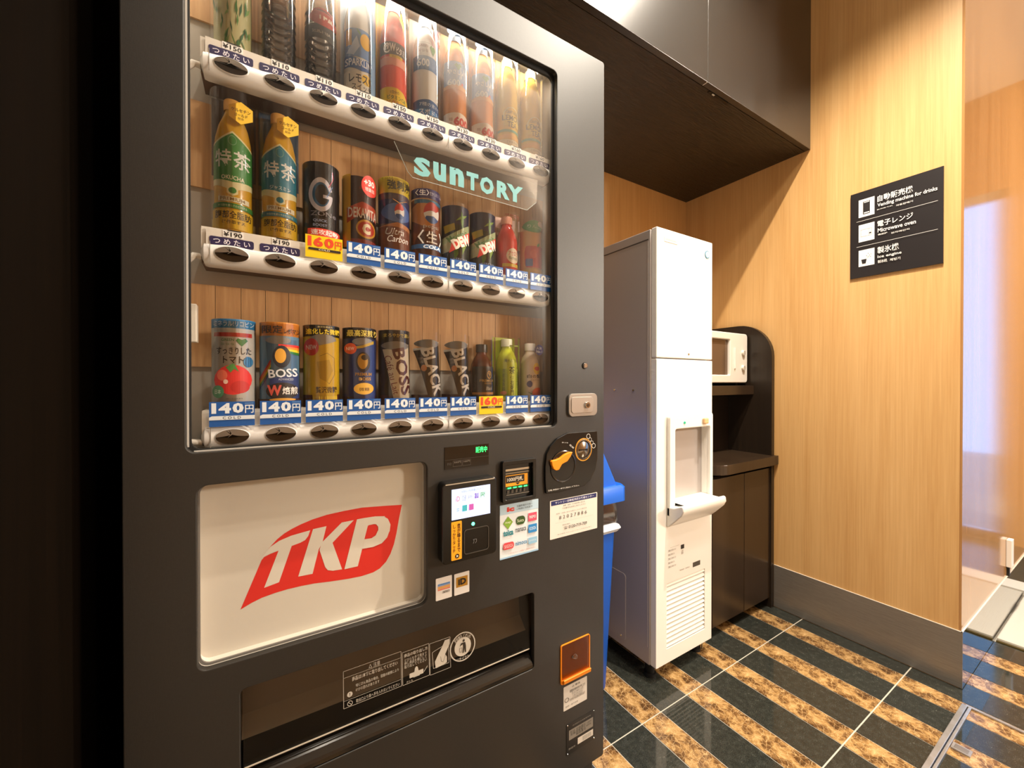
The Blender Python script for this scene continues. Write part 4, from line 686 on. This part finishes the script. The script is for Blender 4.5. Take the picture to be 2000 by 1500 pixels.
drink(3, 7, 'black_coffee_bottle', 'dark brown coffee bottle with a gold crest above the yellow 160 tag', 'bottle', None, 'pets', '#5a2716', [('r', '#1c1714', -1, .06, 1, .60), ('o', '#d2a24a', .25, .46, .24, .065, .2), tx('#d2a24a', '9', .15, .43, .38, .5), tx('#b8924a', 'PREMIUM', -.6, .34, .8, .38, .01), tx('#b8924a', 'BOSS', -.2, .3, .5, .33), tx('#cfc4b0', 'Black', -.1, .2, .6, .26, 0, 0, .3), ('r', '#c8873a', -1, .125, 1, .165)], '#1a1615', h=.132, sleeve_h=.146)
drink(3, 8, 'green_tea_drink', 'lime green tea bottle with dark characters and a white cap', 'bottle', [('bg', '#b5c228', 0, 1), ('r', '#a3b420', -.3, .84, .5, .86)], 'pets', '#c3cc34', [('r', '#a8b922', -1, .08, 1, .5), ('r', '#cdd64a', -.35, .08, .3, .64), tx('#3a4a1c', '淹れたて緑', -.7, .6, .7, .65), tx('#3a4a1c', '茶', -.3, .42, .25, .54, .05), tx('#3a4a1c', '\n'.join('伊右衛門'), -.2, .1, .15, .4, .02), tx('#5a6a2c', '\n'.join('京都福寿園'), -.8, .15, -.62, .5), tx('#5a6a2c', '\n'.join('一番茶'), .5, .2, .7, .52), ('e', '#e08a5a', -.7, .13, .2, .03)], '#dfe2c8', h=.15)
drink(3, 9, 'milk_tea_bottle', 'white milk tea bottle with a purple disc and red fruit, right end of bottom shelf', 'bottle', [('bg', '#d8b89a', 0, .02)], 'pets', '#dcc9b4', [('e', '#e8c23a', .15, .54, .4, .1), ('e', '#cf3a3a', .15, .54, .3, .035), tx('#3a2c2a', '白の贅沢', -.75, .38, .95, .44, .03), tx('#7a6a60', 'ミルクティー', -.5, .33, .6, .36), ('e', '#3f3a78', -.55, .28, .22, .055), ('e', '#d8502c', .25, .13, .6, .09), leaf('#5a8a3c', -.3, .1, -.4, .05, .2)], '#efe9e2', h=.142, sleeve_h=.146)
t = [o for o in C.objects if o.name == 'milk_tea_bottle'][0]
b = MB(); b.cyl((.006, -.0302, .121), (.006, -.031, .121), .0125, .0125, M('#3f3a8a', .4), 24); decals(b, [tx('#e2e0f0', '人気', -.002, .122, .014, .128), tx('#e2e0f0', 'No.1', -.002, .114, .014, .12)], lambda u, v, w_: (u, -.0312 - w_, v)); b.build('hang_tag', t)

# ------------------------------------------------------------- ice dispenser
iy = .892; ix0, ix1 = 1.118, 1.4345
im = thing('ice_dispenser', 'tall narrow white ice dispenser on short legs beside the vending machine', 'ice dispenser')
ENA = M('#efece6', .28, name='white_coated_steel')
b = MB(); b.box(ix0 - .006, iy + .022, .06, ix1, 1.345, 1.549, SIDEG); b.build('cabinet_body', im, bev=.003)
b = MB(); b.box(ix0 - .0075, iy + .03, 1.515, ix0 - .006, 1.34, 1.5175, M('#4a4643')); b.box(ix0 - .0072, iy + .03, .12, ix0 - .006, iy + .0315, 1.51, M('#b9b4b0')); b.build('side_seam', im)
b = MB(); b.box(ix0, iy, 1.1125, ix1, iy + .022, 1.5525, ENA); up = b.build('upper_panel', im, bev=.003)
lw = MB(); plate(lw, [rr(ix0, .0585, ix1, 1.1085, .003, 3), rr(1.2, .5775, 1.4015, .8665, .008), [(1.1732, .109), (1.3915, .109), (1.3915, .3335), (1.1732, .3335)]], iy, iy + .022, ENA, .0012); low = lw.build('lower_panel', im)
b = MB(); b.box(ix0 + .05, iy + .03, .105, ix1 - .03, iy + .034, .34, M('#6a655e', .6)); b.build('grille_recess', low)
for i in range(14):
    z = .1135 + i * .0162
    b = MB(); b.prism([(iy + .001, z), (iy + .004, z + .0085), (iy + .016, z + .0145), (iy + .017, z + .012), (iy + .0075, z + .004)], 'X', 1.1735, 1.3912, ENA); b.build('louvre_slat', low)
# dispensing niche, surround and tray
b = MB(); RC = M('#c2b8a9', .35, name='niche_plastic')
b.box(1.198, iy + .022, .5775, 1.2, iy + .1, .8665, RC); b.box(1.4015, iy + .022, .5775, 1.4035, iy + .1, .8665, RC); b.box(1.2, iy + .098, .5775, 1.4015, iy + .1, .8665, RC)
b.box(1.2, iy + .022, .8665, 1.4015, iy + .1, .8685, RC); b.box(1.2, iy + .01, .575, 1.4015, iy + .1, .5775, RC); b.build('dispensing_niche', low)
b = MB(); b.prism([(iy + .03, .8), (iy + .03, .785), (iy + .06, .775), (iy + .098, .80)], 'X', 1.2, 1.4015, RC); b.box(1.235, iy + .035, .755, 1.30, iy + .09, .79, RC); b.build('ice_chute', low)
b = MB(); plate(b, [rr(1.1704, .56, 1.4193, .9165, .012), rr(1.2, .5785, 1.4015, .8665, .008)], iy - .014, iy, ENA, .003)
sd = b.build('niche_surround', low)
b = MB(); prof = [(iy, .600), (iy - .014, .602), (iy - .03, .604), (iy - .058, .617), (iy - .064, .613), (iy - .066, .598), (iy - .058, .582), (iy - .03, .553), (iy - .01, .534), (iy, .53)]
b.prism(prof, 'X', 1.1704, 1.4193, ENA); b.build('drip_tray', low, bev=.006, seg=3, smooth=True)
b = MB(); b.box(1.2, iy - .056, .612, 1.4, iy + .09, .6125, M('#e9e5de', .3)); b.build('tray_mat', low)
b = MB(); b.cyl((1.2485, iy - .0165, .8868), (1.2485, iy - .014, .8868), .0045, .005, M('#17a07a', .3, emit=.4), 14); b.build('green_indicator', low)
b = MB(); b.box(1.352, iy - .024, .877, 1.378, iy - .014, .8985, M('#e0b684', .4)); b.build('dispense_button', low, bev=.004)
b = MB(); b.box(1.155, iy - .0015, 1.509, 1.2263, iy, 1.525, M('#cfc9bf', .3, .3))
decals(b, [('t', '#8a847c', 'HOSHIZAKI', 1.162, 1.514, 1.219, 1.520)], lambda u, v, w_: (u, iy - .0015 - w_, v)); b.build('maker_badge', up)
b = MB(); b.cyl((1.4000, iy - .002, 1.5030), (1.4, iy, 1.503), .0145, .0145, M('#4a7a94', .3), 28)
decals(b, [('e', '#bfe0ea', 1.4, 1.503, .011, .011), ('p', '#6fa8c0', [(1.398, 1.511), (1.403, 1.509), (1.399, 1.503), (1.404, 1.499), (1.4, 1.496), (1.396, 1.503)])], lambda u, v, w_: (u, iy - .002 - w_, v)); b.build('round_emblem', up)
b = MB(); decals(b, [('t', '#e9e5dd', 'ICE', 1.21, 1.31, 1.37, 1.40, .03)], lambda u, v, w_: (u, iy - w_, v)); b.build('faint_lettering', up)
b = MB(); b.cyl((1.2912, iy - .0015, 1.1285), (1.2912, iy, 1.1285), .0035, .0042, CHROME, 14); b.build('panel_lock', up)
b = MB(); sp = [('r', '#2a2723', 1.249, .437, 1.268, .452), ('t', '#8a8278', '注意\n清掃', 1.251, .418, 1.263, .434), ('r', '#4a463f', 1.318, .356, 1.362, .373), ('l', '#b5ada0', [(1.19, .455), (1.24, .455)], .0008)]
for i in range(5): sp.append(('t', '#6a645b', 'ご使用前に必ずお読みください', 1.178, .442 - i * .014, 1.222 - (i % 2) * .008, .449 - i * .014))
sp += [('t', '#a29a8e', '警告', 1.24, .362, 1.3, .366)]
decals(b, sp, lambda u, v, w_: (u, iy - w_, v)); b.build('notice_print', low)
for x in (ix0 + .03, ix1 - .03):
    for y in (iy + .05, 1.31): b = MB(); b.cyl((x, y, 0), (x, y, .012), .021, .021, MBLACK, 18); b.cyl((x, y, .012), (x, y, .06), .015, .02, MBLACK, 18); b.build('leg', im, True)
b = MB(); b.cyl((1.392, iy + .01, .03), (1.392, iy + .01, .06), .0025, .0025, CHROME, 10); b.build('front_stud', im)
# side service panel and screws
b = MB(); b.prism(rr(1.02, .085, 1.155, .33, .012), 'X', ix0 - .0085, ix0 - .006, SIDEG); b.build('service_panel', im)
for y, z in ((.985, 1.0), (1.075, 1.0), (1.04, .098), (1.1, .31)): b = MB(); b.cyl((ix0 - .0095, y, z), (ix0 - .006, y, z), .0035, .0045, CHROME, 12); b.build('screw', im)

# ------------------------------------------------------------- waste bin
bn = thing('waste_bin', 'tall blue waste bin with a peaked lid, between vending machine and ice dispenser', 'bin')
BLUE2 = M('#0a55bf', .4, name='blue_bin_body')
def loft(b, secs, mat):
    v = []; 
    for x0, y0, x1, y1, z in secs: v += [(a, c, z) for a, c in rr(x0, y0, x1, y1, .018, 4)]
    n = len(v) // len(secs); f = [(j * n + i, j * n + (i + 1) % n, (j + 1) * n + (i + 1) % n, (j + 1) * n + i) for j in range(len(secs) - 1) for i in range(n)]
    f += [tuple(range(n - 1, -1, -1)), tuple(range((len(secs) - 1) * n, len(secs) * n))]; return b.add(v, f, mat)
b = MB(); loft(b, [(.752, .968, .955, 1.255, 0), (.748, .96, .962, 1.262, .02), (.740, .944, .985, 1.278, .545)], BLUE2); b.build('bin_body', bn, True)
b = MB(); loft(b, [(.736, .939, .996, 1.284, .538), (.733, .934, 1.006, 1.288, .548), (.735, .937, 1.002, 1.286, .556), (.742, .948, .988, 1.276, .563)], M('#d4d8dc', .25, name='folded_bag')); b.build('bag_cuff', bn, True)
b = MB()
secs = []; random.seed(4)
v = []; n = 40
for j, z in enumerate((.566, .585, .605, .63, .643)):
    base = rr(.742, .95, .998, 1.274, .02, 9); cx_, cy_ = .87, 1.11
    for i, (x, y) in enumerate(base):
        k_ = 1 + .035 * math.sin(i * 2.1 + j * .9) + .02 * random.random() - .012 * j; v.append((cx_ + (x - cx_) * k_, cy_ + (y - cy_) * k_, z))
n = len(base); b.add(v, [(j * n + i, j * n + (i + 1) % n, (j + 1) * n + (i + 1) % n, (j + 1) * n + i) for j in range(4) for i in range(n)], BAG); b.build('plastic_bag', bn, True)
b = MB(); loft(b, [(.73, .93, 1.019, 1.292, .637), (.73, .93, 1.019, 1.292, .682), (.735, .936, 1.012, 1.285, .690)], BLUE); b.build('lid_rim', bn, True)
b = MB(); b.add([(.752, .945, .689), (.988, .945, .689), (.905, .955, .862), (.835, .955, .862), (.752, 1.28, .689), (.988, 1.28, .689), (.905, 1.27, .862), (.835, 1.27, .862)], [(0, 1, 2, 3), (5, 4, 7, 6), (1, 5, 6, 2), (4, 0, 3, 7), (3, 2, 6, 7)], BLUE); b.build('peaked_lid', bn, bev=.004)

# ------------------------------------------------------------- microwave unit, microwave
ku = thing('sideboard', 'dark wood appliance unit with tall curved side panel, worktop and lower doors', 'cabinet')
DW2 = DARKW
pts = [(1.386, .0), (.9305, .0), (.9305, 1.137)] + [(.9305 + .15 * (1 - math.cos(math.radians(a))), 1.145 + .155 * math.sin(math.radians(a))) for a in range(0, 91, 9)] + [(1.386, 1.30)]
b = MB(); b.prism(pts, 'X', 1.955, 1.9785, DW2); b.build('side_panel', ku)
b = MB(); b.box(1.50, 1.009, .9712, 1.9545, 1.386, 1.0122, DARKP); b.build('shelf', ku, bev=.001)
b = MB(); b.box(1.50, 1.131, .6955, 1.9545, 1.145, .971, DW2); b.build('back_panel', ku)
pts = [(1.9545, .912), (1.9545, 1.386), (1.50, 1.386), (1.50, 1.0)] + [(1.50 + .088 * (1 - math.cos(math.radians(a))), 1.0 - .088 * math.sin(math.radians(a))) for a in range(0, 91, 10)]
b = MB(); b.prism(pts, 'Z', .655, .6952, DARKP); b.box(1.9545, .912, .655, 1.9785, .9300, .6952, DARKP); b.build('worktop', ku, bev=.001)
b = MB(); b.box(1.515, .957, .045, 1.9545, 1.386, .64, DW2); b.box(1.515, .99, 0, 1.9545, 1.386, .045, MBLACK); b.build('carcass', ku)
for x0, x1 in ((1.512, 1.741), (1.745, 1.9545)):
    b = MB(); b.box(x0, .937, .046, x1, .955, .638, DARKP); b.build('cupboard_door', ku, bev=.001)
mw = thing('microwave_oven', 'white microwave oven with dark window on the shelf behind the ice dispenser', 'microwave')
my, mx0, mx1, mz0, mz1 = 1.032, 1.50, 1.9425, 1.0255, 1.2545
b = MB(); b.box(mx0, my + .03, mz0 + .004, mx1 - .006, 1.37, mz1 - .006, WHITE); b.build('casing', mw, bev=.006)
b = MB(); plate(b, [rr(mx0, mz0, mx1, mz1, .016), rr(mx0 + .04, 1.0615, 1.798, 1.2215, .004)], my, my + .03, WHITE, .004); fr = b.build('front_panel', mw)
b = MB(); b.box(mx0 + .038, my + .012, 1.06, 1.80, my + .014, 1.223, M('#6b5644', .12, name='mesh_window', metal=.2)); b.build('window', mw)
b = MB(); b.box(1.832, my - .002, 1.09, 1.842, my, 1.185, M('#d5d2cc', .3)); b.box(1.83, my - .006, 1.09, 1.8335, my, 1.185, WHITE); b.build('door_handle', mw, bev=.001)
for z in (1.165, 1.095): b = MB(); b.cyl((1.902, my - .009, z), (1.902, my, z), .011, .013, IVORY, 20); b.box(1.901, my - .0105, z - .009, 1.903, my - .009, z + .009, M('#6a5a52')); b.build('knob', mw, True)
b = MB(); b.box(mx1 - .002, my + .02, 1.176, mx1 + .006, my + .035, 1.186, WHITE); b.build('side_button', mw)
for x in (1.53, 1.91):
    for y in (1.07, 1.34): b = MB(); b.cyl((x, y, 1.0125), (x, y, 1.031), .008, .009, MBLACK, 12); b.build('foot', mw, True)

# ------------------------------------------------------------- wall cabinet
kc = thing('wall_cabinet', 'long dark grey cabinet hung high on the wall above the machines', 'cabinet')
b = MB(); b.box(-.215, .8150, 2.022, 1.982, 1.387, CEIL - .004, EMB); b.build('carcass', kc)
for x0, x1 in ((-.215, .466), (.469, 1.2458), (1.2492, 1.982)):
    b = MB(); b.box(x0, .7936, 2.0215, x1, .8130, CEIL - .004, CABF); b.build('cabinet_door', kc, bev=.0006)
b = MB(); b.box(1.2462, .796, 2.022, 1.2488, .812, CEIL - .004, M('#d8d0c4', .4)); b.build('edge_band', kc)
b = MB(); b.box(1.29, .8135, 2.0195, 1.40, .8215, 2.022, BLACK); b.box(1.31, .815, 2.0185, 1.322, .8195, 2.0197, M('#cfc8bc', .3)); b.build('door_catch', kc)

# ------------------------------------------------------------- wall sign
SY0, SY1, SZ0, SZ1 = .3970, .6526, 1.4372, 1.7690
sg = thing('direction_sign', 'black wall sign naming drinks vending machine, microwave oven and ice engine in white', 'sign')
b = MB(); b.box(1.976, SY0, SZ0, 1.9828, SY1, SZ1, M('#231f20', .35, name='sign_black')); b.build('sign_plate', sg)
F = lambda p: (-p[0], p[1])
def bx(a, c): a, c = F(a), F(c); return (a[0], c[1], c[0], a[1])
W_ = M('#e9e6e2', .5, name='sign_white'); K_ = '#231f20'
Q = [(0.6271,1.7378),(0.5794,1.6696),(0.6267,1.6405),(0.579,1.574),(0.6264,1.5415),(0.5786,1.4783),(0.5703,1.7341),(0.4726,1.7096),(0.5702,1.7052),(0.411,1.6874),(0.5711,1.6832),(0.5267,1.6798),(0.5177,1.6805),(0.4725,1.674),(0.57,1.6373),(0.4717,1.6156),(0.5689,1.6097),(0.4642,1.5943),(0.5682,1.5893),(0.5416,1.583),(0.5309,1.5836),(0.4812,1.5777),(0.5696,1.5397),(0.509,1.5144),(0.5685,1.5076),(0.5015,1.4948),(0.5678,1.4897),(0.5412,1.4779),(0.5336,1.4873),(0.505,1.4774),(0.6326,1.6544),(0.4095,1.6556),(0.6322,1.5559),(0.4091,1.557)]
def ib(i, x0, y0, x1, y1):
    a, c = F(Q[i]), F(Q[i + 1]); return (a[0] + (c[0] - a[0]) * x0, c[1] + (a[1] - c[1]) * y0, a[0] + (c[0] - a[0]) * x1, c[1] + (a[1] - c[1]) * y1)
sp = [('r', W_, *bx(Q[i], Q[i + 1])) for i in (0, 2, 4)]
sp += [('r', K_, *ib(0, .28, .14, .72, .86)), ('r', W_, *ib(0, .34, .78, .68, .82)), ('r', W_, *ib(0, .34, .18, .68, .24)), ('r', W_, *ib(0, .31, .84, .7, .845))]
def outl(i, x0, y0, x1, y1, th=.0007): q = ib(i, x0, y0, x1, y1); return ('l', K_, [(q[0], q[1]), (q[2], q[1]), (q[2], q[3]), (q[0], q[3]), (q[0], q[1])], th)
sp += [outl(2, .14, .3, .82, .7), ('l', K_, [ib(2, .66, .3, 0, 0)[:2], ib(2, .66, .7, 0, 0)[:2]], .0007), ('r', K_, *ib(2, .68, .4, .8, .46)), ('p', K_, [ib(4, x, y, 0, 0)[:2] for x, y in ((.18, .42), (.52, .42), (.46, .16), (.24, .16))])]
sp += [('r', K_, *ib(4, x, y, x + .04, y + .03)) for x, y in ((.5, .6), (.6, .72), (.68, .6), (.74, .5), (.62, .52), (.78, .66), (.55, .5))]
for i, s_, bo in ((6, '自動販売機', .03), (8, 'Vending machine for drinks', .015), (10, '自动贩卖机', .01), (12, '자동판매기', .01), (14, '電子レンジ', .03), (16, 'Microwave oven', .015), (18, '微波炉', .01), (20, '전자레인지', .01), (22, '製氷機', .03), (24, 'Ice engine', .015), (26, '制冰机', .01), (28, '제빙기', .01)):
    sp.append(('t', W_, s_, *bx(Q[i], Q[i + 1]), bo))
for i in (30, 32): sp.append(('r', W_, F(Q[i])[0], F(Q[i])[1] - .0005, F(Q[i + 1])[0], F(Q[i])[1] + .0005))
b = MB(); decals(b, sp, lambda u, v, w_: (1.976 - w_, -u, v)); b.build('lettering', sg)

# ------------------------------------------------------------- floor track, mats and a box standing in for a reflection by the entrance
ht = thing('floor_hatch_frame', 'steel edged floor hatch frame set in the striped floor at lower right', 'floor hatch')
b = MB(); b.box(1.2, .3195, 0, 1.887, .332, .006, STEELR); b.build('frame_rail', ht, bev=.001)
b = MB(); b.box(1.2, .3172, 0, 1.8825, .3195, .0012, BLACK); b.build('slot', ht)
b = MB(); b.box(1.2, .3105, 0, 1.883, .3172, .0055, STEELR); b.build('frame_rail', ht, bev=.001)
b = MB(); b.box(1.8835, -.1, 0, 1.8925, .324, .0055, STEELR); b.build('cross_rail', ht, bev=.001)
b = MB(); b.box(1.637, .272, 0, 1.667, .309, .0045, STEELR); b.box(1.642, .277, .0045, 1.662, .304, .0052, STEELB); b.build('latch_plate', ht, bev=.0006)
mt = MB(); mt.box(2.475, -.9, .0, 3.12, .343, .012, M('#bdbab0', .85, name='pale_mat')); o = mt.build('door_mat', bev=.003); o['label'] = 'pale grey entrance mat on the floor at the far right edge'; o['category'] = 'mat'
mt = MB(); mt.box(2.462, -.9, -.001, 2.474, .343, .004, M('#7a6a3a', .3, .8)); o = struct(mt.build('trim_3'))
mt = MB(); mt.box(3.13, -.9, -.001, 3.26, .345, .016, M('#dedbd2', .5)); struct(mt.build('trim_4'))
mt = MB(); mt.box(3.27, -1.1, -.001, 3.99, .345, .004, M('#39403c', .2)); struct(mt.build('trim_5'))
ob = thing('reflection_box', 'small white box standing in for a reflection low on the glossy wood panel at the right edge', 'box')  # white box and dark stub modelled in place of a reflection in the panel
b = MB(); b.box(2.705, .335, .235, 2.75, .351, .352, WHITE); b.build('housing', ob, bev=.002)
b = MB(); b.box(2.72, .343, .1934, 2.735, .351, .235, MBLACK); b.build('dark_stub', ob)

# parts were built in world coordinates: undo each parent's offset
for o, p in _vp:
    if p is vm: o.location = -Vector(vm.location)
